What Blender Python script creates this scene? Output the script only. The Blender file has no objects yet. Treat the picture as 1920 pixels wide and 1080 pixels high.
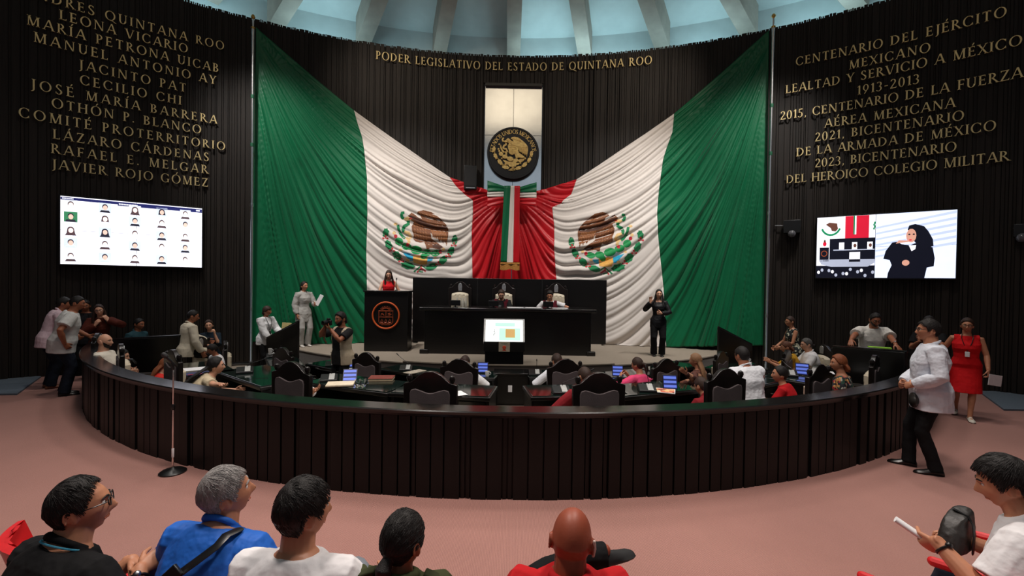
import bpy, bmesh, math, random
from math import sin, cos, pi, radians, sqrt, atan2, hypot
from mathutils import Vector, Matrix, noise
from mathutils.geometry import tessellate_polygon
V = Vector
C = bpy.context.scene.collection
SC = bpy.context.scene
rnd = random.Random(7)

# ---------------------------------------------------------------- camera
CAM_H = 2.116
FPX, PITCH, ROLL = 853.33, .0137, .014858
_c, _s, _cp, _sp = cos(ROLL), sin(ROLL), cos(PITCH), sin(PITCH)
_fw = V((0, _cp, -_sp)); _u0 = V((0, _sp, _cp))
_rt = V((1, 0, 0)) * _c + _u0 * _s
_up = V((1, 0, 0)) * -_s + _u0 * _c
cd = bpy.data.cameras.new('camera')
cd.sensor_width = 36; cd.lens = 16.0; cd.clip_start = .02; cd.clip_end = 200
camo = bpy.data.objects.new('camera', cd); C.objects.link(camo)
camo.matrix_world = Matrix(((_rt.x, _up.x, -_fw.x, 0), (_rt.y, _up.y, -_fw.y, 0), (_rt.z, _up.z, -_fw.z, CAM_H), (0, 0, 0, 1)))
SC.camera = camo
SC.view_settings.view_transform = 'Standard'; SC.view_settings.look = 'None'
SC.view_settings.gamma = 1; SC.view_settings.use_curve_mapping = False
SC.view_settings.exposure = 0.32

# ---------------------------------------------------------------- world and lamps
w = bpy.data.worlds.new('world'); SC.world = w; w.use_nodes = True
w.node_tree.nodes['Background'].inputs[0].default_value = (.55, .62, .7, 1)
w.node_tree.nodes['Background'].inputs[1].default_value = .05
def lamp(kind, name, loc, target, power, col, size=1.0, size_y=None, angle=60, blend=.6):
    l = bpy.data.lights.new(name, kind); l.energy = power; l.color = col
    if kind == 'AREA':
        l.size = size
        if size_y: l.shape = 'RECTANGLE'; l.size_y = size_y
    if kind == 'SPOT': l.spot_size = radians(angle); l.spot_blend = blend; l.shadow_soft_size = size
    if kind == 'POINT': l.shadow_soft_size = size
    o = bpy.data.objects.new(name, l); C.objects.link(o); o.location = loc
    d = V(target) - V(loc); o.rotation_euler = d.to_track_quat('-Z', 'Y').to_euler()
    return o
WARM = (1, .86, .70)
for x, y in ((-2.7, 9.4), (2.7, 9.4), (-3.0, 6.0), (3.0, 6.0), (-6.0, 7.6), (6.0, 7.6)): lamp('SPOT', 'ceiling_lamp_over_pit', (x, y, 9.6), (x * 1.02, y - .9, 0), 430, (1, .93, .86), .5, angle=104, blend=1)
for x in (-2.5, 2.3): lamp('SPOT', 'ceiling_lamp_over_gallery', (x, 3.4, 8.6), (x * .8, 2.5, 0), 1050, (1, .88, .80), .5, angle=104, blend=1)
for x in (-6.6, -3.4, 3.4, 6.6):
    lamp('SPOT', 'stage_spot', (x, 8.6, 9.3), (x * .78, 13, 1.7), 1050, (1, .95, .9), .25, angle=60, blend=.9)
for x in (-4.6, 4.6): lamp('SPOT', 'wall_washer', (x, 8.8, 9.4), (x * .5, 13.4, 6.6), 430, WARM, .3, angle=70, blend=1)
lamp('AREA', 'dome_window_light', (0, -.4, 12.6), (0, 13.4, 7.2), 52, (1, .82, .58), 4.2, 2.7)
lamp('AREA', 'added_cool_fill', (0, -2.2, 8.6), (0, 13.4, 3.5), 36, (.74, .88, 1), 9, 3.6)  # added cool fill behind the camera, also mirrored in the lower steel panel
R_WALL, WALL_C, WALL_TOP = 14.0, V((.033, -.61, 0)), 8.71
for k, th in enumerate((-46, -33.5, -22, -10.5, 3.5, 10.5, 21, 32, 43)):
    a = radians(th); r = R_WALL + .72
    lamp('AREA', 'cove_lamp', (WALL_C.x + r * sin(a), WALL_C.y + r * cos(a), 8.55), (WALL_C.x + (r + .25) * sin(a), WALL_C.y + (r + .25) * cos(a), 11), 16 if k != 3 else 4, (.50, .86, .96), 1.4, .5)

# ---------------------------------------------------------------- finding points in the hall
def _ray(px, py):
    u = (px - 960) / FPX; v = -(py - 540) / FPX
    return _fw + _rt * u + _up * v
def atz(px, py, z):
    d = _ray(px, py); return V((0, 0, CAM_H)) + d * ((z - CAM_H) / d.z)
def aty(px, py, y):
    d = _ray(px, py); return V((0, 0, CAM_H)) + d * (y / d.y)
def atwall(px, py, off=0.0):
    d = _ray(px, py); R = R_WALL - off
    a = d.x * d.x + d.y * d.y; b = -2 * (d.x * WALL_C.x + d.y * WALL_C.y); c = WALL_C.x ** 2 + WALL_C.y ** 2 - R * R
    return V((0, 0, CAM_H)) + d * ((-b + sqrt(b * b - 4 * a * c)) / 2 / a)
def wall_sz(p):      # angle and height on the drum wall
    return atan2(p.x - WALL_C.x, p.y - WALL_C.y), p.z
def wall_pt(th, z, off=0.0):
    R = R_WALL - off
    return V((WALL_C.x + R * sin(th), WALL_C.y + R * cos(th), z))

# ---------------------------------------------------------------- materials
MATS = {}
def mat(name, col, rough=.6, metal=0.0, var=.12, scale=18.0, bump=0.0, bscale=60.0, emit=0.0, spec=.5, stretch=None, coat=0.0, alpha=1.0, trans=0.0, sheen=0.0, detail=3):
    if name in MATS: return MATS[name]
    m = bpy.data.materials.new(name); m.use_nodes = True; MATS[name] = m
    nt = m.node_tree; N = nt.nodes; L = nt.links
    b = N['Principled BSDF']
    tc = N.new('ShaderNodeTexCoord'); mp = N.new('ShaderNodeMapping'); L.new(tc.outputs['Object'], mp.inputs[0])
    if stretch: mp.inputs['Scale'].default_value = stretch
    nz = N.new('ShaderNodeTexNoise'); nz.inputs['Scale'].default_value = scale; nz.inputs['Detail'].default_value = detail
    L.new(mp.outputs[0], nz.inputs['Vector'])
    rp = N.new('ShaderNodeValToRGB'); e = rp.color_ramp.elements
    e[0].position = .3; e[1].position = .7
    e[0].color = tuple(max(0, c * (1 - var)) for c in col[:3]) + (1,); e[1].color = tuple(min(1, c * (1 + var)) for c in col[:3]) + (1,)
    L.new(nz.outputs[0], rp.inputs[0]); L.new(rp.outputs[0], b.inputs['Base Color'])
    b.inputs['Roughness'].default_value = rough; b.inputs['Metallic'].default_value = metal
    b.inputs['Specular IOR Level'].default_value = spec
    if coat: b.inputs['Coat Weight'].default_value = coat; b.inputs['Coat Roughness'].default_value = .08
    if sheen: b.inputs['Sheen Weight'].default_value = sheen
    if trans: b.inputs['Transmission Weight'].default_value = trans
    if alpha < 1: b.inputs['Alpha'].default_value = alpha
    if emit:
        L.new(rp.outputs[0], b.inputs['Emission Color']); b.inputs['Emission Strength'].default_value = emit
    if bump:
        n2 = N.new('ShaderNodeTexNoise'); n2.inputs['Scale'].default_value = bscale; n2.inputs['Detail'].default_value = 4
        L.new(mp.outputs[0], n2.inputs['Vector'])
        bm = N.new('ShaderNodeBump'); bm.inputs['Strength'].default_value = bump; bm.inputs['Distance'].default_value = .01
        L.new(n2.outputs[0], bm.inputs['Height']); L.new(bm.outputs[0], b.inputs['Normal'])
    return m
def srgb(r, g, b):
    f = lambda c: ((c / 255 + .055) / 1.055) ** 2.4 if c > 10 else c / 255 / 12.92
    return (f(r), f(g), f(b))
def cloth(r, g, b, **k):
    a = dict(rough=.85, var=.08, scale=9, bump=.35, bscale=16, spec=.2); a.update(k)
    return mat('cloth_%d_%d_%d' % (r, g, b), srgb(r, g, b), **a)
def glow(name, r, g, b, s=1.0):
    return mat(name, srgb(r, g, b), rough=.4, var=.03, scale=4, emit=s)
def dots(name, cols, scale=22.0, rough=.8):     # printed cloth of several colours
    m = bpy.data.materials.new(name); m.use_nodes = True
    nt = m.node_tree; N = nt.nodes; L = nt.links; b = N['Principled BSDF']; b.inputs['Roughness'].default_value = rough
    tc = N.new('ShaderNodeTexCoord'); vo = N.new('ShaderNodeTexVoronoi'); vo.inputs['Scale'].default_value = scale
    L.new(tc.outputs['Object'], vo.inputs['Vector'])
    sp = N.new('ShaderNodeSeparateColor'); L.new(vo.outputs['Color'], sp.inputs[0])
    rp = N.new('ShaderNodeValToRGB'); rp.color_ramp.interpolation = 'CONSTANT'; e = rp.color_ramp.elements
    for i, c in enumerate(cols):
        k = e[i] if i < 2 else e.new(i / len(cols))
        k.position = i / len(cols); k.color = tuple(c) + (1,)
    L.new(sp.outputs[0], rp.inputs[0]); L.new(rp.outputs[0], b.inputs['Base Color'])
    return m

# ---------------------------------------------------------------- mesh collecting
class MB:
    def __init__(s): s.v = []; s.f = []; s.m = []
    def add(s, vs, fs, mi=0):
        o = len(s.v); s.v += [tuple(p) for p in vs]
        for f in fs: s.f.append(tuple(i + o for i in f)); s.m.append(mi)
        return s
    def box(s, c, d, M=None, mi=0, taper=1.0):
        x, y, z = d[0] / 2, d[1] / 2, d[2] / 2; vs = []
        for k in (-1, 1):
            t = 1 if k < 0 else taper
            vs += [V((a * x * t, b * y * t, k * z)) for a, b in ((-1, -1), (1, -1), (1, 1), (-1, 1))]
        if M is not None: vs = [M @ p for p in vs]
        vs = [p + V(c) for p in vs]
        return s.add(vs, [(3, 2, 1, 0), (4, 5, 6, 7), (0, 1, 5, 4), (1, 2, 6, 5), (2, 3, 7, 6), (3, 0, 4, 7)], mi)
    def loft(s, secs, mi=0, cap=True, closed=False):
        n = len(secs[0]); o = len(s.v)
        for q in secs: s.v += [tuple(p) for p in q]
        K = len(secs)
        for k in range(K if closed else K - 1):
            a = o + k * n; b = o + ((k + 1) % K) * n
            for i in range(n):
                j = (i + 1) % n; s.f.append((a + i, a + j, b + j, b + i)); s.m.append(mi)
        if cap and not closed:
            for k, rev in ((0, True), (K - 1, False)):
                c = sum((V(p) for p in secs[k]), V()) / n; ci = len(s.v); s.v.append(tuple(c))
                for i in range(n):
                    j = (i + 1) % n; a = o + k * n
                    s.f.append((a + j, a + i, ci) if rev else (a + i, a + j, ci)); s.m.append(mi)
        return s
    def tube(s, pts, r, n=10, mi=0, cap=True, round_=True, flat=1.0, up=None):
        pts = [V(p) for p in pts]; rr = list(r) if hasattr(r, '__len__') else [r] * len(pts)
        if round_ and cap:
            a = (pts[0] - pts[1]).normalized(); b = (pts[-1] - pts[-2]).normalized()
            P = [pts[0] + a * rr[0] * k for k in (.98, .8, .45)] + pts + [pts[-1] + b * rr[-1] * k for k in (.45, .8, .98)]
            rr = [rr[0] * k for k in (.2, .6, .89)] + rr + [rr[-1] * k for k in (.89, .6, .2)]; pts = P
        secs = []; prev = None
        for i, p in enumerate(pts):
            t = (pts[min(i + 1, len(pts) - 1)] - pts[max(i - 1, 0)])
            t = t.normalized() if t.length > 1e-9 else V((0, 0, 1))
            if prev is None:
                h = V(up) if up else (V((0, 0, 1)) if abs(t.z) < .9 else V((0, 1, 0)))
                e1 = (h - t * h.dot(t)).normalized()
            else:
                e1 = prev - t * prev.dot(t); e1 = e1.normalized() if e1.length > 1e-6 else t.orthogonal().normalized()
            prev = e1; e2 = t.cross(e1)
            secs.append([p + (e1 * cos(2 * pi * k / n) * flat + e2 * sin(2 * pi * k / n)) * rr[i] for k in range(n)])
        return s.loft(secs, mi, cap)
    def lathe(s, prof, n=20, c=(0, 0, 0), M=None, mi=0):
        secs = []
        for r, z in prof:
            q = [V((max(r, 1e-4) * cos(2 * pi * k / n), max(r, 1e-4) * sin(2 * pi * k / n), z)) for k in range(n)]
            if M is not None: q = [M @ p for p in q]
            secs.append([p + V(c) for p in q])
        return s.loft(secs, mi)
    def ball(s, c, r, n=12, m=8, M=None, mi=0):
        r = V(r) if hasattr(r, '__len__') else V((r, r, r)); secs = []
        for i in range(m + 1):
            a = -pi / 2 + pi * i / m; ca = max(cos(a), 1e-3)
            q = [V((r.x * ca * cos(2 * pi * k / n), r.y * ca * sin(2 * pi * k / n), r.z * sin(a))) for k in range(n)]
            if M is not None: q = [M @ p for p in q]
            secs.append([p + V(c) for p in q])
        return s.loft(secs, mi)
    def prism(s, poly, depth, M=None, mi=0):    # polygon in x,z pushed along y from 0 to -depth (towards a viewer at -y)
        vs = [V((x, 0, z)) for x, z in poly]; n = len(vs)
        tri = tessellate_polygon([vs]); al = vs + [p + V((0, -depth, 0)) for p in vs]
        area = sum(poly[i][0] * poly[(i + 1) % n][1] - poly[(i + 1) % n][0] * poly[i][1] for i in range(n))
        fs = []
        for t in tri:
            a, b, c = t
            A = (poly[b][0] - poly[a][0]) * (poly[c][1] - poly[a][1]) - (poly[c][0] - poly[a][0]) * (poly[b][1] - poly[a][1])
            if A < 0: a, b, c = a, c, b
            fs.append((a + n, b + n, c + n)); fs.append((c, b, a))
        for i in range(n):
            j = (i + 1) % n
            fs.append((i, j, j + n, i + n) if area > 0 else (j, i, i + n, j + n))
        if M is not None: al = [M @ p for p in al]
        return s.add(al, fs, mi)
    def build(s, name, mats, parent=None, smooth=True, angle=35, bevel=0, subdiv=0):
        me = bpy.data.meshes.new(name); me.from_pydata(s.v, [], s.f)
        if not isinstance(mats, (list, tuple)): mats = [mats]
        for m in mats: me.materials.append(m)
        if len(mats) > 1: me.polygons.foreach_set('material_index', s.m)
        if smooth:
            me.polygons.foreach_set('use_smooth', [True] * len(me.polygons))
            me.set_sharp_from_angle(angle=radians(angle))
        me.update()
        o = bpy.data.objects.new(name, me); C.objects.link(o)
        if parent: o.parent = parent
        if bevel:
            b = o.modifiers.new('bevel', 'BEVEL'); b.width = bevel; b.segments = 2; b.limit_method = 'ANGLE'; b.harden_normals = False
        if subdiv:
            b = o.modifiers.new('sub', 'SUBSURF'); b.levels = subdiv; b.render_levels = subdiv
        return o
def tag(o, label=None, cat=None, group=None, kind=None):
    if label: o['label'] = label
    if cat: o['category'] = cat
    if group: o['group'] = group
    if kind: o['kind'] = kind
    return o
def thing(name, label, cat, loc=(0, 0, 0), rz=0.0, group=None):
    o = bpy.data.objects.new(name, None); C.objects.link(o); o.location = loc; o.rotation_euler = (0, 0, rz)
    o.empty_display_size = .1
    return tag(o, label, cat, group)
def copy_tree(o, parent=None):
    c = o.copy(); C.objects.link(c)
    if parent: c.parent = parent
    for ch in list(o.children): copy_tree(ch, c)
    return c
def Rz(a): return Matrix.Rotation(a, 3, 'Z')
def Rx(a): return Matrix.Rotation(a, 3, 'X')
def Ry(a): return Matrix.Rotation(a, 3, 'Y')
def smooth01(t): t = max(0, min(1, t)); return t * t * (3 - 2 * t)
def interp(t, pts):
    if t <= pts[0][0]: return pts[0][1]
    for (a, x), (b, y) in zip(pts, pts[1:]):
        if t <= b: return x + (y - x) * (t - a) / (b - a)
    return pts[-1][1]
# ================================================================ THE HALL
RING_C, RING_R, RING_H = V((-.075, 13.79, 0)), 9.43, .864
DAIS_C, DAIS_R, DAIS_H = V((-.133, 17.47, 0)), 8.09, .373
PIT1, PIT2 = -.12, -.34
m_slat = mat('dark_wood_slats', srgb(29, 22, 17), rough=.62, var=.5, scale=3.0, stretch=(14, 14, .5), bump=.25, bscale=40, spec=.35)
m_wood = mat('black_lacquered_wood', srgb(15, 13, 13), rough=.3, var=.3, scale=6, stretch=(1, 1, 6), spec=.5)
m_cap = mat('glossy_black_cap', srgb(20, 18, 18), rough=.16, var=.2, scale=5, spec=.6)
m_ringwood = mat('dark_brown_panelling', srgb(11, 8, 8), rough=.5, var=.35, scale=3, stretch=(8, 8, .6), spec=.3)

# carpet
def carpet(name, col, s=1.0, rib=(90, 0)):
    m = bpy.data.materials.new(name); m.use_nodes = True; nt = m.node_tree; N = nt.nodes; L = nt.links; b = N['Principled BSDF']
    tc = N.new('ShaderNodeTexCoord'); wv = N.new('ShaderNodeTexWave'); wv.bands_direction = 'X'; wv.inputs['Scale'].default_value = 26 * s; wv.inputs['Distortion'].default_value = 1.2; wv.inputs['Detail'].default_value = 2; wv.inputs['Detail Scale'].default_value = 3
    L.new(tc.outputs['Object'], wv.inputs[0])
    nz = N.new('ShaderNodeTexNoise'); nz.inputs['Scale'].default_value = 120 * s; L.new(tc.outputs['Object'], nz.inputs[0])
    n3 = N.new('ShaderNodeTexNoise'); n3.inputs['Scale'].default_value = .9; n3.inputs['Detail'].default_value = 5; L.new(tc.outputs['Object'], n3.inputs[0])
    mx = N.new('ShaderNodeMath'); mx.operation = 'ADD'; L.new(wv.outputs['Fac'], mx.inputs[0]); L.new(nz.outputs[0], mx.inputs[1])
    m2 = N.new('ShaderNodeMath'); m2.operation = 'MULTIPLY_ADD'; m2.inputs[1].default_value = .42; L.new(mx.outputs[0], m2.inputs[0]); 
    m3 = N.new('ShaderNodeMath'); m3.operation = 'MULTIPLY'; m3.inputs[1].default_value = .5; L.new(n3.outputs[0], m3.inputs[0]); L.new(m3.outputs[0], m2.inputs[2])
    rp = N.new('ShaderNodeValToRGB'); e = rp.color_ramp.elements; e[0].position = .3; e[1].position = 1.0
    e[0].color = tuple(c * .72 for c in col) + (1,); e[1].color = tuple(min(1, c * 1.22) for c in col) + (1,)
    L.new(m2.outputs[0], rp.inputs[0]); L.new(rp.outputs[0], b.inputs['Base Color'])
    b.inputs['Roughness'].default_value = .95; b.inputs['Specular IOR Level'].default_value = .1; b.inputs['Sheen Weight'].default_value = .15
    bm = N.new('ShaderNodeBump'); bm.inputs['Strength'].default_value = .5; bm.inputs['Distance'].default_value = .006
    L.new(mx.outputs[0], bm.inputs['Height']); L.new(bm.outputs[0], b.inputs['Normal'])
    return m
m_pink = carpet('dusty_pink_carpet', srgb(168, 123, 114))
m_beige = carpet('beige_carpet', srgb(150, 138, 124), 1.4)
def sector_floor(name, m, z, c, r0, r1, a0, a1, n=72, thick=.2):
    b = MB(); secs = []
    for k in range(n + 1):
        a = a0 + (a1 - a0) * k / n
        d = V((sin(a), cos(a), 0))
        secs.append([c + d * r0 + V((0, 0, z)), c + d * r1 + V((0, 0, z)), c + d * r1 + V((0, 0, z - thick)), c + d * r0 + V((0, 0, z - thick))])
    b.loft(secs); return tag(b.build(name, m, smooth=False), kind='structure')
# pink floor outside the curved parapet (ring with the pit left open)
sector_floor('floor', m_pink, 0, RING_C, RING_R - .1, 19.0, radians(62), radians(298), 120)
# pit floors, two steps down
sector_floor('floor_pit_upper', m_beige, PIT1, RING_C, 6.95, RING_R - .12, radians(75), radians(285), 72)
sector_floor('floor_pit_lower', m_beige, PIT2, RING_C, 3.2, 6.95, radians(70), radians(290), 60, .3)
# dais: side wings and a slightly raised centre, riser in darker carpet
m_riser = carpet('grey_brown_riser_carpet', srgb(84, 76, 72), 1.4)
def dais_piece(name, a0, a1, top, rr):
    b = MB(); secs = []
    n = 30
    for k in range(n + 1):
        a = a0 + (a1 - a0) * k / n; d = V((sin(a), -cos(a), 0))
        f = DAIS_C + d * rr; bk = V((f.x * 1.18, 13.9, 0))
        secs.append([V((f.x, f.y, PIT2 - .02)), V((f.x, f.y, top - .03)), V((f.x, f.y - .02, top - .025)), V((f.x, f.y - .02, top)), V((bk.x, bk.y, top)), V((bk.x, bk.y, PIT2 - .02))])
    b.loft(secs)
    for i, f in enumerate(b.f):
        b.m[i] = 1 if i < 6 * n and i % 6 in (0,) else 0
    return tag(b.build(name, [m_beige, m_riser], smooth=False), kind='structure')
xl, xr_ = atz(771, 668, DAIS_H), atz(1132, 668, DAIS_H)
aL = math.asin((xl.x - DAIS_C.x) / DAIS_R); aR = math.asin((xr_.x - DAIS_C.x) / DAIS_R)
dais_piece('floor_dais_left', radians(-62), aL - .0015, DAIS_H, DAIS_R)
dais_piece('floor_dais_centre', aL, aR, DAIS_H + .035, DAIS_R + .02)
dais_piece('floor_dais_right', aR + .0015, radians(62), DAIS_H, DAIS_R)

# slatted drum wall
NICHE0 = wall_sz(atwall(908, 250))[0]; NICHE1 = wall_sz(atwall(1016.5, 250))[0]; NICHE_TOP = atwall(960, 157).z
def slat_wall(name, a0, a1):
    b = MB(); a = a0
    b_back = []
    while a < a1:
        wd = rnd.choice((.035, .05, .06, .08, .1, .13)); da = wd / R_WALL; e = min(a + da, a1)
        dep = rnd.choice((.012, .02, .035, .045, .06)); top = WALL_TOP + rnd.uniform(-.008, .008)
        z0 = -.02
        if e > NICHE0 and a < NICHE1: z0 = NICHE_TOP
        q = lambda t, off, z: wall_pt(t, z, off)
        g = .006 / R_WALL
        secs = [[q(a + g, -.05, z), q(a + g, dep, z), q(e - g, dep, z), q(e - g, -.05, z)] for z in (z0, top)]
        b.loft(secs)
        a = e
    # backing behind the slats
    n = max(4, int((a1 - a0) / radians(2)))
    for k in range(n):
        t0 = a0 + (a1 - a0) * k / n; t1 = a0 + (a1 - a0) * (k + 1) / n
        zz = -.02
        tm = (t0 + t1) / 2
        parts = [(t0, t1, zz)]
        if t1 > NICHE0 and t0 < NICHE1:
            parts = [(t0, max(t0, NICHE0), -.02), (max(t0, NICHE0), min(t1, NICHE1), NICHE_TOP), (min(t1, NICHE1), t1, -.02)]
        for p0, p1, z0 in parts:
            if p1 - p0 < 1e-5: continue
            b.loft([[wall_pt(p0, z, -.12), wall_pt(p0, z, -.01), wall_pt(p1, z, -.01), wall_pt(p1, z, -.12)] for z in (z0, WALL_TOP - .03)])
    return tag(b.build(name, m_slat, smooth=False), kind='structure')
POLE_L = wall_sz(atwall(475, 300))[0]; POLE_R = wall_sz(atwall(1443, 300))[0]
slat_wall('wall_left', radians(-72), POLE_L)
slat_wall('wall_back', POLE_L, POLE_R)
slat_wall('wall_right', POLE_R, radians(72))

# upper clerestory wall, sloped ceiling and radial beams behind and above the drum
m_plaster = mat('painted_plaster', (.62, .66, .66), rough=.85, var=.06, scale=2, bump=.1)
m_beam = mat('warm_lit_beam_concrete', (.40, .33, .28), rough=.85, var=.1, scale=3, bump=.15)  # brown tint puts the warm light from below into the beam colour
APEX = V((0, 7.0, 13.0))
R_UP = R_WALL + 1.55
b = MB(); n = 60; secs = []
UPZ = 10.05
for k in range(n + 1):
    t = radians(-75) + radians(150) * k / n
    secs.append([wall_pt(t, 8.2, R_WALL - R_UP), wall_pt(t, UPZ, R_WALL - R_UP), wall_pt(t, UPZ, R_WALL - R_UP - .15), wall_pt(t, 8.2, R_WALL - R_UP - .15)])
b.loft(secs); tag(b.build('wall_upper', m_plaster, smooth=False), kind='structure')
b = MB(); secs = []
for k in range(n + 1):
    t = radians(-75) + radians(150) * k / n
    e = wall_pt(t, UPZ, R_WALL - R_UP); d = (e - APEX); top = APEX + d * .18
    secs.append([e, top, top + V((0, 0, .15)), e + V((0, 0, .15))])
b.loft(secs); tag(b.build('ceiling', m_plaster, smooth=False), kind='structure')
b = MB()    # ledge closing the space between the drum and the upper wall
secs = []
for k in range(n + 1):
    t = radians(-75) + radians(150) * k / n
    secs.append([wall_pt(t, 8.2, -.1), wall_pt(t, 8.2, R_WALL - R_UP), wall_pt(t, 8.1, R_WALL - R_UP), wall_pt(t, 8.1, -.1)])
b.loft(secs); tag(b.build('trim_ledge', m_plaster, smooth=False), kind='structure')
for i, (px, py) in enumerate(((300, -40), (400, -5), (520, 48), (683, 78), (825, 96), (963, 106), (1096, 103), (1240, 88), (1402, 62), (1605, 12), (1750, -30))):
    p = atwall(px, py, R_WALL - R_UP + .3)
    d = V((p.x - APEX.x, p.y - APEX.y, 0)).normalized()
    far = hypot(p.x - APEX.x, p.y - APEX.y)
    slope = (APEX.z - 1.0 - p.z) / far
    sd = V((-d.y, d.x, 0)) * .21
    secs = []
    for t in (-.02, 1.0 - .16):
        r = far * (1 - t); zb = p.z + (APEX.z - 1.0 - p.z) * t
        c0 = V((APEX.x, APEX.y, 0)) + d * r
        e = [c0 + sd, c0 - sd]
        secs.append([e[0] + V((0, 0, zb)), e[1] + V((0, 0, zb)), e[1] + V((0, 0, zb + 1.35)), e[0] + V((0, 0, zb + 1.35))])
    b = MB().loft(secs)
    tag(b.build('trim_beam', m_beam, smooth=False), kind='structure')

# steel panel in the niche, with dark header
m_steel = mat('brushed_steel', (.62, .63, .64), rough=.17, metal=1.0, var=.1, scale=1.2, bump=.10, bscale=1.6)
m_seam = mat('dark_seam', (.02, .02, .02), rough=.6)
p = thing('steel_panel', 'tall brushed steel panel set into the slatted wall behind the black medallion', 'wall panel', wall_pt((NICHE0 + NICHE1) / 2, 3.0, -.06), -(NICHE0 + NICHE1) / 2)
hw = R_WALL * (NICHE1 - NICHE0) / 2 - .012; hz = NICHE_TOP - 3.0
zj = [0, 1.6, atwall(960, 253).z - 3.0, hz]
for x0, x1 in ((-hw, -.002), (.002, hw)):
    for a0_, a1_ in zip(zj, zj[1:]):
        MB().box(((x0 + x1) / 2, 0, (a0_ + a1_) / 2), (x1 - x0 - .002, .03, a1_ - a0_ - .004)).build('sheet', m_steel, p, smooth=False)
MB().box((0, -.016, hz / 2), (.012, .004, hz)).build('joint', m_seam, p, smooth=False); MB().box((0, -.016, zj[2]), (2 * hw, .004, .01)).build('joint', m_seam, p, smooth=False)
MB().box((0, .03, hz / 2), (2 * hw, .02, hz)).build('backing', m_seam, p, smooth=False)
MB().box((0, -.075, hz - .045), (2 * hw - .01, .1, .085)).build('header', m_wood, p, smooth=False, bevel=.004)

# curved slatted parapet with glossy cap
def parapet():
    b = MB(); a = radians(120); end = radians(237); A0 = a
    while a < end:
        wd = rnd.choice((.05, .13, .15, .16)); e = min(a + wd / RING_R, end); g = .008 / RING_R
        dep = rnd.choice((.014, .018, .022)) if wd > .06 else .0
        d0 = V((sin(a + g), cos(a + g), 0)); d1 = V((sin(e - g), cos(e - g), 0))
        secs = [[RING_C + d0 * (RING_R - .12) + V((0, 0, z)), RING_C + d0 * (RING_R - .035 + dep) + V((0, 0, z)), RING_C + d1 * (RING_R - .035 + dep) + V((0, 0, z)), RING_C + d1 * (RING_R - .12) + V((0, 0, z))] for z in (.0, RING_H - .07)]
        b.loft(secs); a = e
    n = 120; secs = []
    for k in range(n + 1):
        t = A0 + (end - A0) * k / n; d = V((sin(t), cos(t), 0))
        q = lambda r, z: RING_C + d * r + V((0, 0, z))
        secs.append([q(RING_R - .2, PIT1), q(RING_R - .06, PIT1), q(RING_R - .06, RING_H - .05), q(RING_R - .2, RING_H - .05)])
    b.loft(secs)
    par = thing('parapet', 'long curved dark slatted parapet enclosing the deputies', 'parapet', (RING_C.x, RING_C.y - RING_R + .1, 0))
    sh = V(par.location); b.v = [tuple(V(p_) - sh) for p_ in b.v]
    b.build('panelling', m_ringwood, par, smooth=False)
    b = MB(); secs = []
    for k in range(n + 1):
        t = A0 + (end - A0) * k / n; d = V((sin(t), cos(t), 0))
        q = lambda r, z: RING_C + d * r + V((0, 0, z))
        secs.append([q(RING_R - .21, RING_H - .06), q(RING_R + .004, RING_H - .06), q(RING_R + .004, RING_H - .036), q(RING_R + .02, RING_H - .034), q(RING_R + .022, RING_H - .01), q(RING_R + .008, RING_H), q(RING_R - .21, RING_H)])
    b.loft(secs); b.v = [tuple(V(p_) - sh) for p_ in b.v]; b.build('cap_rail', m_cap, par, smooth=True, angle=30)
parapet()
# blue grey ramps by the side walls
m_mat = mat('blue_grey_mat', srgb(92, 104, 116), rough=.9, var=.1, scale=30, bump=.2)
for sgn, pts, lab in ((-1, [(-60, 708), (77, 708), (32, 741), (-60, 742)], 'blue grey floor mat in the corner by the left slatted wall'), (1, [(1836, 736), (1990, 734), (1990, 772), (1882, 770)], 'blue grey floor mat in the corner by the right slatted wall')):
    q = [atz(x, y, 0) for x, y in pts]
    c = sum(q, V()) / 4
    t = [V((p.x, p.y, 0)) - c for p in q]
    b = MB(); b.loft([[V((p.x, p.y, .002)) for p in t], [V((p.x, p.y, .03)) for p in t]])
    o = b.build('floor_mat', m_mat, smooth=False); o.location = c; tag(o, lab, 'mat')
# ================================================================ THE DRAPED FLAGS
m_green = mat('green_satin', srgb(0, 100, 62), rough=.42, var=.06, scale=3, spec=.35, sheen=.1)
m_white = mat('white_satin', srgb(222, 214, 208), rough=.6, var=.03, scale=3, spec=.3)
m_red = mat('red_satin', srgb(190, 10, 26), rough=.42, var=.06, scale=3, spec=.35, sheen=.1)
FOFF = .15
def wxz(px, py):
    t, z = wall_sz(atwall(px, py, FOFF)); return V((t * R_WALL, z))
HALF = {
 -1: [[(480, 50), (476, 340), (473, 641)],
      [(664, 207), (670, 230), (679, 257), (683, 283), (688, 333), (689, 400), (687, 474), (688, 530), (690, 649)],
      [(843, 332), (853, 346), (860, 354), (873, 366), (886.7, 376), (887, 398), (884.5, 438), (886, 520), (888, 651)],
      [(958.2, 372), (958.2, 651)]],
  1: [[(1442, 55), (1438, 340), (1431, 648)],
      [(1264, 213), (1260.7, 248), (1250, 277), (1243, 300), (1235, 360), (1232, 400), (1234, 444), (1240, 503), (1244, 540), (1249, 650)],
      [(1081, 336.5), (1075.6, 352), (1071, 364), (1055.6, 376), (1052, 383), (1035, 388), (1039, 424), (1039, 469), (1043, 522), (1050, 653)],
      [(959.8, 372), (959.8, 651)]]}
KNOT = wxz(958, 384)
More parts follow.
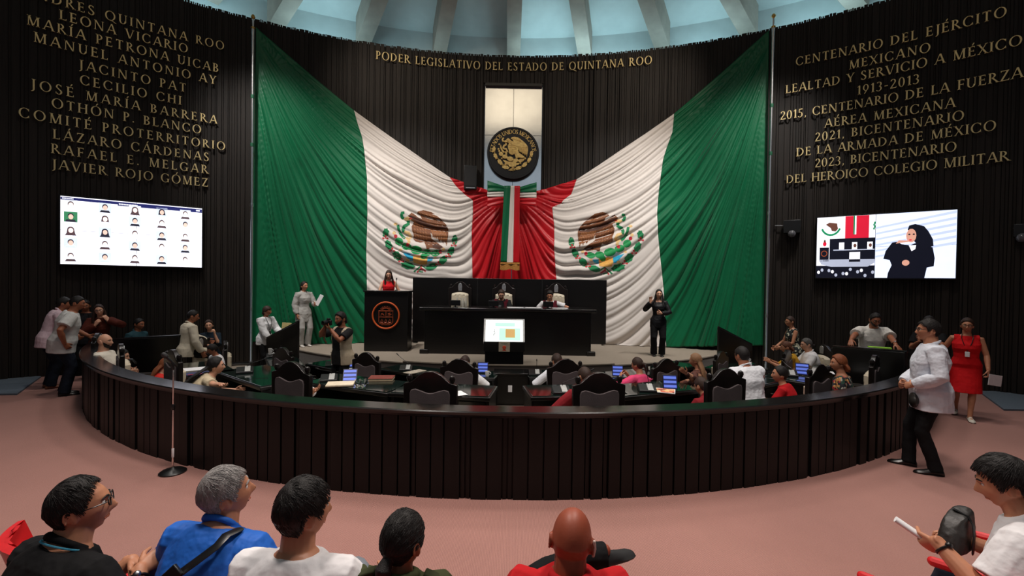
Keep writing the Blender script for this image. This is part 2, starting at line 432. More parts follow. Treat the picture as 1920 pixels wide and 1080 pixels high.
def resample(pl, n):
    d = [0]
    for a, b in zip(pl, pl[1:]): d.append(d[-1] + (b - a).length)
    out = []
    for i in range(n + 1):
        t = d[-1] * i / n; k = 0
        while k < len(d) - 2 and d[k + 1] < t: k += 1
        f = (t - d[k]) / max(1e-9, d[k + 1] - d[k]); out.append(pl[k].lerp(pl[k + 1], f))
    return out
class Drape:
    def __init__(s, sg):
        s.sg = sg; s.B = [[wxz(*p) for p in pl] for pl in HALF[sg]]
        s.A = s.B[0][0] + V((0, .12)); s.K = KNOT + V((-sg * -.0, .1))
        s.hem = min(p[-1].y for p in s.B)
    def F(s, x, z):
        A, K = s.A, s.K
        t = (x - A.x) / (K.x - A.x); tt = min(max(t, 0.0), 1.0)
        d = max(0, A.y + (K.y - A.y) * t - z)
        ph = d / (tt * (1 - tt) + .05)
        f1 = 14.5 * math.log(1 + ph / 1.7)
        ang = atan2(abs(x - K.x) + .02, max(.02, K.y + .25 - z))      # fan around the knot
        f2 = 18 + 12.0 * (pi / 2 - ang)
        wgt = smooth01((t - .70) / .2)
        f = f1 * (1 - wgt) + f2 * wgt
        return f + 1.5 * noise.noise(V((f * .21, t * 1.6, s.sg * 3.1))) + .5 * noise.noise(V((x * .5, z * .5, s.sg)))
    def disp(s, x, z):
        e = .02; f = s.F(x, z)
        g = hypot((s.F(x + e, z) - f) / e, (s.F(x, z + e) - f) / e)
        lam = 1 / max(g, .3)
        n1 = noise.noise(V((f * .31, x * .4, z * .4 + 5))); n2 = noise.noise(V((f * .45, x * .5 + 9, z * .5))); n3 = noise.noise(V((f * .4, x * .45 + 20, z * .45)))
        h = (.62 + .7 * n1) * abs(sin(pi * f * .62)) ** .7 * 1.3 + max(0, .55 + .9 * n2) * abs(sin(pi * (f * 1.07 + .3))) ** .75 + max(0, .25 + .8 * n3) * .45 * abs(sin(pi * (f * 1.93 + .7)))
        dk = hypot(x - s.K.x, z - s.K.y); wk = smooth01(((x - s.A.x) / (s.K.x - s.A.x) - .72) / .2)
        tq = (x - s.A.x) / (s.K.x - s.A.x); amp = min(.15, (.56 + .5 * smooth01((.45 - tq) / .3)) * lam) * smooth01(tq / .035 + .15) * (1 - wk * .55 * smooth01((dk - .6) / 3))
        sag = .05 * smooth01((2.2 - (z - s.hem)) / 2.2)
        return amp * h * .8 + sag
    def pt(s, x, z, extra=0.0):
        return wall_pt(x / R_WALL, max(z, DAIS_H + .012), FOFF - .04 + s.disp(x, z) + extra)
def build_drape(sg, label):
    D = Drape(sg); rows = 210; cols = (120, 110, 60)
    root = thing('flag', label, 'flag', wall_pt(D.B[0][-1].x / R_WALL, DAIS_H, FOFF), 0, 'flags draped from the poles to the bow')
    off = root.location.copy()
    for k, (nm, m) in enumerate((('green_band', m_green), ('white_band', m_white), ('red_band', m_red))):
        L, R = resample(D.B[k], rows), resample(D.B[k + 1], rows)
        b = MB(); n = cols[k]
        for i in range(rows + 1):
            for j in range(n + 1):
                q = L[i].lerp(R[i], j / n)
                b.v.append(tuple(D.pt(q.x, q.y) - off))
        for i in range(rows):
            for j in range(n):
                a = i * (n + 1) + j
                f = (a, a + 1, a + n + 2, a + n + 1) if sg > 0 else (a, a + n + 1, a + n + 2, a + 1)
                b.f.append(f); b.m.append(0)
        o = b.build(nm, m, root, angle=180)
        so = o.modifiers.new('thick', 'SOLIDIFY'); so.thickness = .006; so.offset = 0
    return D, root

# ---------------------------------------------------------------- coat of arms shapes, in the units of a 1485 x 1080 sketch
G1, G2, BR, BD, BL, TAN, RD, CY, OR = range(9)
EMB = []
def epoly(c, pts): EMB.append((c, pts))
def eell(c, x, y, rx, ry, a=0.0, n=16, wav=0.0):
    a = radians(a); q = []
    for k in range(n):
        t = 2 * pi * k / n; w_ = 1 + wav * (1 if k % 2 else -1)
        q.append((x + rx * w_ * cos(t) * cos(a) - ry * w_ * sin(t) * sin(a), y + rx * w_ * cos(t) * sin(a) + ry * w_ * sin(t) * cos(a)))
    EMB.append((c, q))
def epath(c, pts, wd):
    pts = [V(p) for p in pts]; Lq, Rq = [], []
    for i, p in enumerate(pts):
        d = (pts[min(i + 1, len(pts) - 1)] - pts[max(i - 1, 0)]).normalized(); nn = V((-d.y, d.x)) * wd / 2
        Lq.append(tuple(p + nn)); Rq.append(tuple(p - nn))
    EMB.append((c, Lq + Rq[::-1]))
for x, y, rx, ry, a in ((290, 450, 38, 58, 12), (325, 602, 40, 66, -25), (432, 742, 46, 72, -38), (565, 862, 46, 88, -76)): eell(G1, x, y, rx, ry, a, 14, .12)
for x, y, rx, ry, a in ((1162, 540, 38, 64, 5), (1112, 682, 40, 62, 30), (1010, 796, 44, 68, 42), (868, 876, 40, 80, 72)): eell(G1, x, y, rx, ry, a, 14, .04)
for x, y in ((285, 512), (368, 672), (482, 802), (1150, 602), (1078, 738), (948, 842)):
    for dx, dy in ((-26, 6), (4, -22), (24, 8)): eell(RD, x + dx, y + dy, 13, 13, 0, 8)
    epath(RD, [(x - 26, y + 6), (x + 24, y + 8)], 7); epath(RD, [(x, y), (x + 4, y - 22)], 7)
epath(G1, [(735, 862), (690, 900), (640, 940)], 16); epath(RD, [(735, 860), (728, 905), (680, 948)], 18); epath(RD, [(725, 890), (790, 935)], 18); epath(G1, [(735, 860), (800, 900)], 14); epath(G1, [(700, 930), (755, 945)], 14)
epoly(CY, [(490, 690), (560, 705), (630, 735), (632, 806), (580, 800), (540, 745)]); epoly(CY, [(808, 760), (892, 760), (872, 800), (812, 816)])
epoly(OR, [(630, 735), (812, 740), (806, 846), (720, 856), (650, 850), (628, 800)])
for x, y, r in ((475, 664, 20), (562, 796, 24), (910, 766, 20)): eell(TAN, x, y, r, r * .8)
for x, y, rx, ry, a in ((455, 560, 52, 48, 30), (548, 622, 62, 46, 10), (670, 668, 76, 52, 8), (800, 702, 62, 42, -5), (918, 706, 62, 38, -12), (762, 748, 40, 36, 0)): eell(G2, x, y, rx, ry, a, 20)
for x, y in ((413, 495), (563, 600), (976, 686)): eell(RD, x, y, 22, 24)
for x, y in ((395, 450), (578, 562), (1018, 660)): eell(TAN, x, y, 22, 22, 0, 12, .1)
epath(G1, [(520, 195), (492, 196), (484, 222), (492, 252), (512, 268)], 36); epath(G1, [(566, 292), (572, 335), (520, 366), (505, 405), (515, 440)], 42); epath(G1, [(440, 348), (450, 405), (470, 455), (500, 495), (528, 520)], 34)
eell(TAN, 412, 340, 24, 18); epath(TAN, [(520, 440), (575, 450), (600, 500), (570, 540), (545, 505)], 40)
epoly(BR, [(566, 232), (600, 205), (606, 188), (640, 206), (700, 258), (742, 270), (720, 225), (678, 208), (690, 178), (760, 160), (860, 182), (940, 240), (1000, 290), (1050, 345), (1078, 400), (1080, 470), (1056, 622), (1036, 540), (1012, 585), (990, 530), (962, 562), (940, 500), (900, 495), (852, 448), (862, 520), (935, 570), (1016, 632), (960, 655), (870, 640), (838, 640), (832, 655), (800, 655), (790, 610), (770, 560), (710, 575), (660, 560), (630, 520), (640, 480), (618, 420), (610, 370), (640, 310), (604, 290), (588, 262)])
for k in range(9):
    x = 880 + k * 22; epath(BL, [(x - 30, 395 + k * 3), (x, 450 + k * 6), (x + 4, 505 + k * 9)], 12)
for r in range(5):
    for k in range(5): epath(BL, [(640 + k * 34 + r * 4, 350 + r * 42), (655 + k * 34 + r * 4, 372 + r * 42)], 9)
for k in range(5): epath(BL, [(700 + k * 45, 185 + k * 12), (735 + k * 48, 215 + k * 16)], 10)
epoly(BD, [(566, 236), (640, 232), (700, 262), (800, 322), (920, 368), (1072, 366), (1062, 402), (940, 408), (800, 378), (700, 336), (640, 290)])
epoly(BD, [(878, 600), (940, 590), (1010, 632), (960, 650), (880, 632)])
epoly(TAN, [(512, 268), (560, 240), (600, 262), (606, 292), (566, 292), (530, 290)]); epath(RD, [(575, 272), (615, 262)], 14)
EMB_MATS = [mat('leaf_green', srgb(0, 125, 72)), mat('cactus_green', srgb(20, 150, 80)), mat('eagle_brown', srgb(122, 72, 40), var=.3, scale=30), mat('eagle_dark_brown', srgb(74, 38, 22)), mat('eagle_light_brown', srgb(165, 106, 62)), mat('pale_tan', srgb(226, 190, 130)), mat('berry_red', srgb(190, 24, 44)), mat('water_cyan', srgb(30, 160, 200)), mat('rock_orange', srgb(224, 168, 84))]
def inside(pts, x, y):
    c = False; j = len(pts) - 1
    for i in range(len(pts)):
        xi, yi = pts[i]; xj, yj = pts[j]
        if (yi > y) != (yj > y) and x < (xj - xi) * (y - yi) / (yj - yi) + xi: c = not c
        j = i
    return c
EBOX = [(c, p, min(q[0] for q in p), max(q[0] for q in p), min(q[1] for q in p), max(q[1] for q in p)) for c, p in EMB]
def emb_at(x, y):
    for c, p, x0, x1, y0, y1 in reversed(EBOX):
        if x0 <= x <= x1 and y0 <= y <= y1 and inside(p, x, y): return c
    return -1
def emblem_on(D, root, mirror):
    # printed arms: fine cells that follow the folds of the cloth
    ex = lambda X: (680 + X / 6.75) if not mirror else (1135 - (680 + X / 6.75 - 789))
    ey = lambda Y: 370 + Y / 6.75 + (4 if mirror else 0)
    st = 4.2; nx, ny = int(1000 / st), int(820 / st); b = MB(); idx = {}
    tl, br_ = wxz(ex(240), ey(140)), wxz(ex(1240), ey(960))
    tr = wxz(ex(1240), ey(140)); bl = wxz(ex(240), ey(960))
    def vid(i, j):
        if (i, j) not in idx:
            u, v = i / nx, j / ny
            q = tl * (1 - u) * (1 - v) + tr * u * (1 - v) + bl * (1 - u) * v + br_ * u * v
            idx[(i, j)] = len(b.v); b.v.append(tuple(D.pt(q.x, q.y, .009) - root.location))
        return idx[(i, j)]
    for i in range(nx):
        for j in range(ny):
            c = emb_at(240 + (i + .5) * st, 140 + (j + .5) * st)
            if c >= 0:
                f = (vid(i, j), vid(i, j + 1), vid(i + 1, j + 1), vid(i + 1, j))
                b.f.append(f[::-1] if mirror else f); b.m.append(c)
    b.build('coat_of_arms', EMB_MATS, root, angle=180)
DL, fl = build_drape(-1, 'left half of the huge draped green white and red flag, hung from the left pole'); emblem_on(DL, fl, False)
DR, fr = build_drape(1, 'right half of the huge draped green white and red flag, hung from the right pole'); emblem_on(DR, fr, True)

# flag poles
m_pole = mat('polished_aluminium', (.75, .76, .78), rough=.28, metal=1, var=.04)
m_gold = mat('brass_gold', srgb(214, 168, 92), rough=.34, metal=1, var=.1, scale=9)
for px, lab in ((472.5, 'silver flag pole at the left edge of the draped flag'), (1443.5, 'silver flag pole at the right edge of the draped flag')):
    t = wall_sz(atwall(px, 340, FOFF + .1))[0]; base = wall_pt(t, PIT1 if 0 else 0, FOFF + .12)
    p = thing('flag_pole', lab, 'pole', base, 0, 'silver poles of the draped flag')
    ztop = atwall(px, 52, FOFF + .1).z
    MB().lathe([(.05, 0), (.05, .03), (.036, .05), (.034, 2.6), (.034, ztop)], 14).build('tube', m_pole, p)
    MB().lathe([(.022, ztop), (.022, ztop + .2)], 10).build('neck', m_pole, p)
    MB().lathe([(.05, ztop - .03), (.055, ztop), (.03, ztop + .02)], 12).build('collar', m_gold, p)
    MB().lathe([(.01, ztop + .2), (.045, ztop + .24), (.05, ztop + .27), (.03, ztop + .31), (.002, ztop + .33)], 12).build('finial', m_gold, p)
    for zz in (1.3, 3.9, 5.4, 6.6): MB().lathe([(.04, zz), (.042, zz + .03), (.042, zz + .06), (.04, zz + .09)], 12).build('clamp', mat('green_band_clip', srgb(20, 90, 60)) if zz > 4 else m_pole, p)

# bow at the centre
def bow():
    c = atwall(959, 384, .42); a = wall_sz(c)[0]
    root = thing('tricolour_bow', 'big green white and red ribbon bow with hanging tail and gold fringe', 'bow', c, -a)
    s_ = c.y / FPX                     # metres per pixel at that distance
    P = lambda x, y: ((x - 959) * s_, (384 - y) * s_)
    def patch(name, m, tl, tr, br, bl, pin, nx=26, ny=10, fold=.018, root_=root):
        b = MB(); 
        for j in range(ny + 1):
            for i in range(nx + 1):
                u, v = i / nx, j / ny
                top = V(P(*tl)).lerp(V(P(*tr)), u); bot = V(P(*bl)).lerp(V(P(*br)), u); q = top.lerp(bot, v)
                d = -.05 - .09 * sin(pi * (u if pin == 'r' else 1 - u) * .5 + .6) * 1.0 + fold * sin(v * 11 + u * 3) * (1 - .5 * u)
                b.v.append((q.x, d if pin else -.24 + fold * sin(u * 7 + v * 5), q.y))
        for j in range(ny):
            for i in range(nx):
                k = j * (nx + 1) + i; b.f.append((k, k + nx + 1, k + nx + 2, k + 1)); b.m.append(0)
        o = b.build(name, m, root_, angle=180); so = o.modifiers.new('thick', 'SOLIDIFY'); so.thickness = .02; so.offset = 0
        return o
    # two loops, each of three coloured strips
    for pin, xs in (('l', (914, 948)), ('r', (972, 1005))):
        o0, o1 = xs
        e0, e1, e2, e3 = ((341, 361, 371, 390) if pin == 'l' else (343, 362, 372, 388))
        i0, i1, i2, i3 = 353, 362, 371.5, 383
        for nm, m, (ya, yb), (ia, ib) in (('loop_green', m_green, (e0, e1), (i0, i1)), ('loop_white', m_white, (e1, e2), (i1, i2)), ('loop_red', m_red, (e2, e3), (i2, i3))):
            if pin == 'l': patch(nm, m, (o0, ya), (o1, ia), (o1, ib), (o0, yb), 'r')
            else: patch(nm, m, (o0, ia), (o1, ya), (o1, yb), (o0, ib), 'l')
    patch('tail_green', m_green, (945, 352), (957, 352), (952, 492), (940.5, 492), '', 8, 40, .012)
    patch('tail_white', m_white, (957, 352), (964, 352), (963.5, 495), (952, 495), '', 8, 40, .012)
    patch('tail_red', m_red, (964, 352), (974, 352), (974.5, 493), (963.5, 493), '', 8, 40, .012)
    b = MB()
    for k in range(46):
        u = k / 45; x = 940.5 + u * 34.5; yb = 506 + 1.2 * sin(u * 9)
        a_ = P(x, 492.5); e_ = P(x, yb)
        b.tube([(a_[0], -.26 + .012 * sin(u * 14), a_[1]), (e_[0], -.27 + .02 * sin(u * 14), e_[1])], .0085, 5, round_=False)
    a_ = P(940, 494); e_ = P(975.5, 494); b.box(((a_[0] + e_[0]) / 2, -.265, a_[1]), (e_[0] - a_[0], .035, .05))
    b.build('fringe', mat('gold_fringe', srgb(176, 120, 52), rough=.6, var=.3, scale=40), root)
bow()
# ================================================================ RAISED BRASS LETTERING
TH, TN = .135, .062
def g_stem(x, ser='bt', w=TH, y0=0, y1=1):
    p = [[(x - w / 2, y0), (x + w / 2, y0), (x + w / 2, y1), (x - w / 2, y1)]]
    for s, y, d in (('b', y0, 1), ('t', y1, -1)):
        if s in ser: p.append([(x - w / 2 - .085, y), (x + w / 2 + .085, y), (x + w / 2 + .01, y + d * .055), (x - w / 2 - .01, y + d * .055)][:: d])
    return p
def g_dia(xa, ya, xb, yb, w, ser=''):
    p = [[(xa - w / 2, ya), (xa + w / 2, ya), (xb + w / 2, yb), (xb - w / 2, yb)]]
    for s, x, y, d in (('a', xa, ya, 1 if ya < yb else -1), ('b', xb, yb, -1 if ya < yb else 1)):
        if s in ser: p.append([(x - w / 2 - .09, y), (x + w / 2 + .09, y), (x + w / 2, y + d * .05), (x - w / 2, y + d * .05)][:: d])
    return p
def g_bar(xa, xb, y, w=TN, end='', h=.15):
    p = [[(xa, y - w / 2), (xb, y - w / 2), (xb, y + w / 2), (xa, y + w / 2)]]
    if 'd' in end: p.append([(xb - .05, y + w / 2), (xb - .012, y - h), (xb + .012, y - h), (xb + .02, y + w / 2)])
    if 'u' in end: p.append([(xb - .05, y - w / 2), (xb + .03, y - w / 2), (xb + .045, y + h), (xb + .015, y + h)])
    if 'm' in end: p.append([(xb - .02, y - h * .7), (xb + .015, y - h * .7), (xb + .015, y + h * .7), (xb - .02, y + h * .7)])
    if 'l' in end: p.append([(xa - .02, y + w / 2), (xa - .012, y - h), (xa + .012, y - h), (xa + .05, y + w / 2)])
    return p
def g_arc(cx, cy, rx, ry, a0, a1, th=TH, tn=TN, n=14):
    p = []; 
    for k in range(n):
        q = []
        for a in (a0 + (a1 - a0) * k / n, a0 + (a1 - a0) * (k + 1) / n):
            r = radians(a); w_ = tn + (th - tn) * abs(cos(r)) ** 1.5
            q.append(((cx + rx * cos(r), cy + ry * sin(r)), (cx + (rx - w_) * cos(r), cy + (ry - w_ * (.55 + .45 * abs(cos(r)))) * sin(r))))
        p.append([q[0][0], q[1][0], q[1][1], q[0][1]])
    return p
def g_c(w_=.40): return g_arc(.42, .5, .42, .52, 48, 312) + [[(.66, .76), (.72, .70), (.72, .95), (.68, .95)], [(.66, .24), (.70, .05), (.74, .05), (.72, .28)]]
GL = {
 'A': (g_dia(.04, 0, .37, 1.02, TN, 'a') + g_dia(.40, 1.02, .70, 0, TH, 'b') + g_bar(.17, .56, .34), .76),
 'B': (g_stem(.12) + g_arc(.20, .755, .30, .245, -90, 90) + g_arc(.20, .27, .36, .27, -90, 90) + g_bar(.1, .22, .97) + g_bar(.1, .22, .03) + g_bar(.1, .22, .53), .60),
 'C': (g_c(), .78),
 'D': (g_stem(.12) + g_arc(.22, .5, .52, .5, -90, 90) + g_bar(.1, .24, .97) + g_bar(.1, .24, .03), .80),
 'E': (g_stem(.12) + g_bar(.1, .47, .97, end='d') + g_bar(.1, .42, .52, end='m') + g_bar(.1, .50, .03, end='u'), .57),
 'F': (g_stem(.12) + g_bar(.1, .47, .97, end='d') + g_bar(.1, .42, .50, end='m'), .52),
 'G': (g_c() + g_stem(.68, 't', TH, .02, .42), .82),
 'H': (g_stem(.12) + g_stem(.66) + g_bar(.12, .66, .52), .80),
 'I': (g_stem(.12), .25),
 'J': (g_stem(.20, 't', TH, .0, 1) + g_arc(.02, .02, .245, .26, 270, 360, .12, .07, 8), .33),
 'L': (g_stem(.12) + g_bar(.1, .48, .03, end='u'), .54),
 'M': (g_stem(.13, 'b', TN) + g_dia(.15, 1, .45, 0, TH, 'a') + g_dia(.46, 0, .76, 1, TN) + g_stem(.80, 'bt', TH), .95),
 'N': (g_stem(.11, 'bt', TN) + g_dia(.12, 1, .68, 0, TH) + g_stem(.70, 't', TN), .82),
 'O': (g_arc(.43, .5, .43, .52, 0, 360, n=26), .86),
 'P': (g_stem(.12) + g_arc(.20, .72, .32, .28, -90, 90) + g_bar(.1, .22, .97) + g_bar(.1, .22, .47), .55),
 'Q': (g_arc(.43, .5, .43, .52, 0, 360, n=26) + [[(.42, .04), (.55, .04), (.98, -.2), (.86, -.2)]], .88),
 'R': (g_stem(.12) + g_arc(.20, .74, .31, .26, -90, 90) + g_bar(.1, .22, .97) + g_bar(.1, .22, .51) + g_dia(.28, .5, .66, 0, TH, 'b'), .68),
 'S': (g_arc(.25, .755, .22, .265, 40, 200, .12, .07) + g_arc(.25, .26, .25, .28, -140, 30, .13, .07) + [[(.04, .68), (.15, .70), (.46, .40), (.36, .34)], [(.40, .80), (.44, .80), (.44, .97), (.40, .97)], [(.02, .06), (.06, .06), (.06, .24), (.02, .24)]], .54),
 'T': (g_stem(.34, 'b') + g_bar(.06, .62, .97, end='dl'), .67),
 'U': (g_stem(.13, 't', TH, .3, 1) + g_stem(.62, 't', TN, .3, 1) + g_arc(.36, .32, .295, .34, 180, 360, TH, .07), .74),
 'V': (g_dia(.06, 1, .36, -.02, TH, 'a') + g_dia(.39, -.02, .68, 1, TN, 'b'), .74),
 'X': (g_dia(.06, 1, .62, 0, TH, 'ab') + g_dia(.08, 0, .60, 1, TN, 'ab'), .70),
 'Y': (g_stem(.34, 'b', TH, 0, .48) + g_dia(.06, 1, .33, .44, TH, 'a') + g_dia(.37, .46, .62, 1, TN, 'b'), .68),
 'Z': (g_bar(.06, .58, .97, end='l') + g_dia(.08, 0, .54, 1, TH) + g_bar(.04, .58, .03, end='u'), .64),
 '0': (g_arc(.27, .5, .27, .52, 0, 360, n=24), .58), '1': (g_stem(.2, 'b') + [[(.02, .8), (.14, .88), (.14, .95), (.02, .86)]], .36),
 '2': (g_arc(.25, .72, .24, .29, -20, 160, .12, .07) + g_dia(.06, .04, .42, .66, .1) + g_bar(.02, .5, .04, .09, end='u', h=.12), .55),
 '3': (g_arc(.2, .75, .24, .26, -80, 140, .12, .07) + g_arc(.18, .26, .28, .29, -140, 85, .12, .07), .52),
 '5': (g_bar(.10, .44, .95, .09) + g_stem(.11, '', .07, .52, .96) + g_arc(.18, .3, .28, .32, -140, 110, .12, .07), .52),
 '9': (g_arc(.27, .66, .26, .36, 0, 360, .12, .07, 20) + g_dia(.16, -.02, .46, .56, .09), .57),
 '.': ([[(.04, 0), (.16, 0), (.16, .12), (.04, .12)]], .22), ',': ([[(.05, 0), (.17, .02), (.15, .12), (.05, .12)], [(.02, -.14), (.06, -.15), (.17, .03), (.1, .04)]], .22),
 '-': ([[(.03, .38), (.32, .38), (.32, .46), (.03, .46)]], .36), ' ': ([], .34)}
ACC = {'Á': 'A', 'É': 'E', 'Í': 'I', 'Ó': 'O'}
for a, base in ACC.items():
    p, w_ = GL[base]; cx = {'A': .38, 'E': .3, 'I': .13, 'O': .43}[base]
    GL[a] = (p + [[(cx - .03, 1.09), (cx + .05, 1.09), (cx + .17, 1.32), (cx + .06, 1.32)]], w_)
GMESH = {}
def glyph_mesh(ch, m, depth):
    k = (ch, m.name, depth)
    if k not in GMESH:
        b = MB()
        for q in GL[ch][0]: b.prism(q, depth)
        me = bpy.data.meshes.new('letter'); me.from_pydata(b.v, [], b.f); me.materials.append(m); me.update(); GMESH[k] = me
    return GMESH[k]
m_brass = mat('brushed_brass_letters', srgb(222, 200, 146), rough=.45, metal=.55, var=.08, scale=3)
def advance(text, i, sp): return GL[text[i]][1] + sp
def inscription(text, x0, y0, x1, y1, cap, label, group=None, i0=0, off=.075):
    A = wall_sz(atwall(x0, y0, off)); B_ = wall_sz(atwall(x1, y1, off))
    z = (A[1] + B_[1]) / 2; ra, rb = A[0] * R_WALL, B_[0] * R_WALL
    # letter spacing that fills the measured width
    ww = sum(GL[c][1] for c in text[i0:]); n = len(text) - i0 - 1
    sp = ((rb - ra) / cap - ww) / n
    k = 1.0
    if sp < .03: k = (rb - ra) / cap / (ww + .03 * n); sp = .03 * k
    root = thing('inscription', label, 'wall lettering', wall_pt((ra + rb) / 2 / R_WALL, z, off), -(ra + rb) / 2 / R_WALL, group)
    iw = root.matrix_basis.inverted()
    x = ra - sum(GL[c][1] * k + sp for c in text[:i0]) * cap
    for c in text:
        if c != ' ':
            t = x / R_WALL; o = bpy.data.objects.new('letter', glyph_mesh(c, m_brass, .03)); C.objects.link(o); o.parent = root
            p = wall_pt(t, z, off)
            o.matrix_basis = iw @ (Matrix.Translation(p) @ Matrix.Rotation(-t, 4, 'Z') @ Matrix.Diagonal((cap * k, 1, cap, 1)))
        x += (GL[c][1] * k + sp) * cap
WG = 'brass name lines on the left wall'
for k, (t, x0, y0, x1, y1, i0) in enumerate((
    ('ANDRES QUINTANA ROO', 197, 35, 420, 95.5, 7), ('LEONA VICARIO', 111.7, 36.7, 352, 100, 0), ('MARÍA PETRONA UICAB', 50, 45, 410, 137, 0), ('MANUEL ANTONIO AY', 63, 79, 405, 158, 0),
    ('JACINTO PAT', 148, 131, 349, 172, 0), ('CECILIO CHI', 150, 159, 340, 196, 0), ('JOSÉ MARÍA BARRERA', 58, 167, 407, 232.5, 0), ('OTHÓN P. BLANCO', 97, 203, 377, 250, 0),
    ('COMITÉ PROTERRITORIO', 35, 221, 422, 281, 0), ('LÁZARO CÁRDENAS', 99.3, 262, 392, 301, 0), ('RAFAEL E. MELGAR', 96, 288, 390, 325, 0), ('JAVIER ROJO GÓMEZ', 97.3, 317, 390, 349.5, 0))):
    od = ('topmost', 'second', 'third', 'fourth', 'fifth', 'sixth', 'seventh', 'eighth', 'ninth', 'tenth', 'eleventh', 'lowest')[k]
    inscription(t, x0, y0, x1, y1, .198, od + ' line of raised brass capitals on the dark wall left of the flag', WG, i0)
for k, (t, x0, y0, x1, y1) in enumerate((
    ('CENTENARIO DEL EJÉRCITO', 1492, 125, 1887, 29.5), ('MEXICANO', 1592, 130, 1744, 98.5), ('LEALTAD Y SERVICIO A MÉXICO', 1473, 177, 1916, 83), ('1913-2013', 1607, 178, 1724, 157), ('2015, CENTENARIO DE LA FUERZA', 1463, 226, 1918, 144),
    ('AÉREA MEXICANA', 1546, 239, 1791, 202), ('2021, BICENTENARIO', 1528, 264, 1807, 227), ('DE LA ARMADA DE MÉXICO', 1493, 293, 1867, 245), ('2023, BICENTENARIO', 1528, 313, 1793, 285), ('DEL HEROICO COLEGIO MILITAR', 1474, 343, 1892, 303))):
    od = ('topmost', 'second', 'third', 'fourth', 'fifth', 'sixth', 'seventh', 'eighth', 'ninth', 'lowest')[k]
    inscription(t, x0, y0, x1, y1, .205, od + ' line of raised brass capitals on the dark wall right of the flag', 'brass lines on the right wall')
inscription('PODER LEGISLATIVO DEL ESTADO DE QUINTANA ROO', 705, 112, 1222, 119.5, .225, 'long line of brass capitals along the wall top above the steel panel')

# ---------------------------------------------------------------- round medallion
def medallion():
    c = atwall(962, 288, .1); sc_ = c.y / FPX; R = 48.5 * sc_
    root = thing('medallion', 'round black medallion with gilded eagle relief on the steel panel', 'medallion', c, -wall_sz(c)[0])
    Mx = Matrix(((1, 0, 0), (0, 0, 1), (0, -1, 0))).transposed()
    M = Matrix(((1, 0, 0), (0, 0, -1), (0, 1, 0)))      # local z -> -y
    m_black = mat('matte_black_disc', srgb(20, 20, 24), rough=.45)
    MB().lathe([(0, -.1), (R * .96, -.1), (R * .985, .02), (R, .05), (R * .985, .075), (R * .93, .075), (R * .92, .055), (0, .055)], 64, M=M).build('disc', m_black, root, angle=50)
    m_rel = mat('gilded_relief', srgb(244, 204, 132), rough=.5, metal=.55, var=.25, scale=14, bump=.4, bscale=40)
    b = MB(); k = .42 / 6.75 * 1.0
    depth = {G1: .03, G2: .045, BR: .05, BD: .062, BL: .066, TAN: .06, RD: .05, CY: .03, OR: .04}
    for cidx, pts in EMB:
        q = []
        big = cidx in (BR, BD, BL) 
        for X, Y in pts:
            xx, yy = (X - 735), (Y - 560)
            s2 = .0605
            q.append((xx * s2 * sc_ * 1.32, -yy * s2 * sc_ * 1.32 - 2.5 * sc_))
        ar = sum(q[i][0] * q[(i + 1) % len(q)][1] - q[(i + 1) % len(q)][0] * q[i][1] for i in range(len(q)))
        if ar < 0: q = q[::-1]
        b.prism(q, depth[cidx], M=Matrix.Translation((0, -.05, 0)))
    o = b.build('relief', m_rel, root, angle=30); bv = o.modifiers.new('round', 'BEVEL'); bv.width = .006; bv.segments = 2; bv.limit_method = 'ANGLE'
    t = 'ESTADOS UNIDOS MEXICANOS'; cap = .2 * R * .8; rr = R * .735
    ww = sum(GL[ch][1] for ch in t); a0, a1 = radians(178), radians(4)
    tot = rr * (a0 - a1); sp = (tot / cap - ww) / (len(t) - 1); x = 0
    for ch in t:
        w_ = GL[ch][1]
        if ch != ' ':
            a = a0 - (x + w_ / 2) * cap / rr
            o = bpy.data.objects.new('letter', glyph_mesh(ch, m_rel, .02)); C.objects.link(o); o.parent = root
            o.matrix_basis = Matrix.Translation((rr * cos(a), -.05, rr * sin(a))) @ Matrix.Rotation(-(a - pi / 2), 4, 'Y') @ Matrix.Translation((-w_ * cap / 2, 0, 0)) @ Matrix.Diagonal((cap, 1, cap, 1))
        x += w_ + sp
medallion()
# ================================================================ PEOPLE
DBG = True
SKIN = {'l': srgb(214, 160, 132), 'm': srgb(186, 128, 98), 't': srgb(160, 100, 72), 'd': srgb(120, 68, 48), 'r': srgb(150, 74, 52)}
def skin_mat(k): return mat('skin_' + k, SKIN[k], rough=.48, var=.07, scale=14, spec=.4, bump=.05, bscale=90)
def hair_mat(n, c, rough=.55, var=.5): return mat('hair_' + n, c, rough=rough, var=var, scale=1.0, stretch=(260, 260, 26), bump=.4, bscale=1.2, spec=.35)
H_BLACK = hair_mat('black', srgb(24, 20, 19)); H_BROWN = hair_mat('dark_brown', srgb(52, 34, 26)); H_GREY = hair_mat('grey', srgb(146, 142, 140), .5, .4)
H_AUBURN = hair_mat('auburn', srgb(128, 70, 40)); H_BLONDE = hair_mat('streaked_blonde', srgb(150, 112, 82), .45, .6); H_LBROWN = hair_mat('brown', srgb(92, 54, 36))
m_eye = mat('eye_white', srgb(225, 218, 212), rough=.25); m_iris = mat('dark_iris', srgb(30, 20, 16), rough=.2)
m_blackplastic = mat('black_plastic', srgb(18, 18, 19), rough=.35); m_lip = {k: mat('lips_' + k, tuple(a * b for a, b in zip(SKIN[k], (.85, .55, .55))), rough=.4) for k in SKIN}
m_shoe = mat('black_leather', srgb(20, 18, 18), rough=.28, var=.2); m_steelw = mat('watch_steel', (.6, .6, .6), rough=.3, metal=1)
m_paper = mat('white_paper', srgb(236, 236, 238), rough=.8, var=.02)
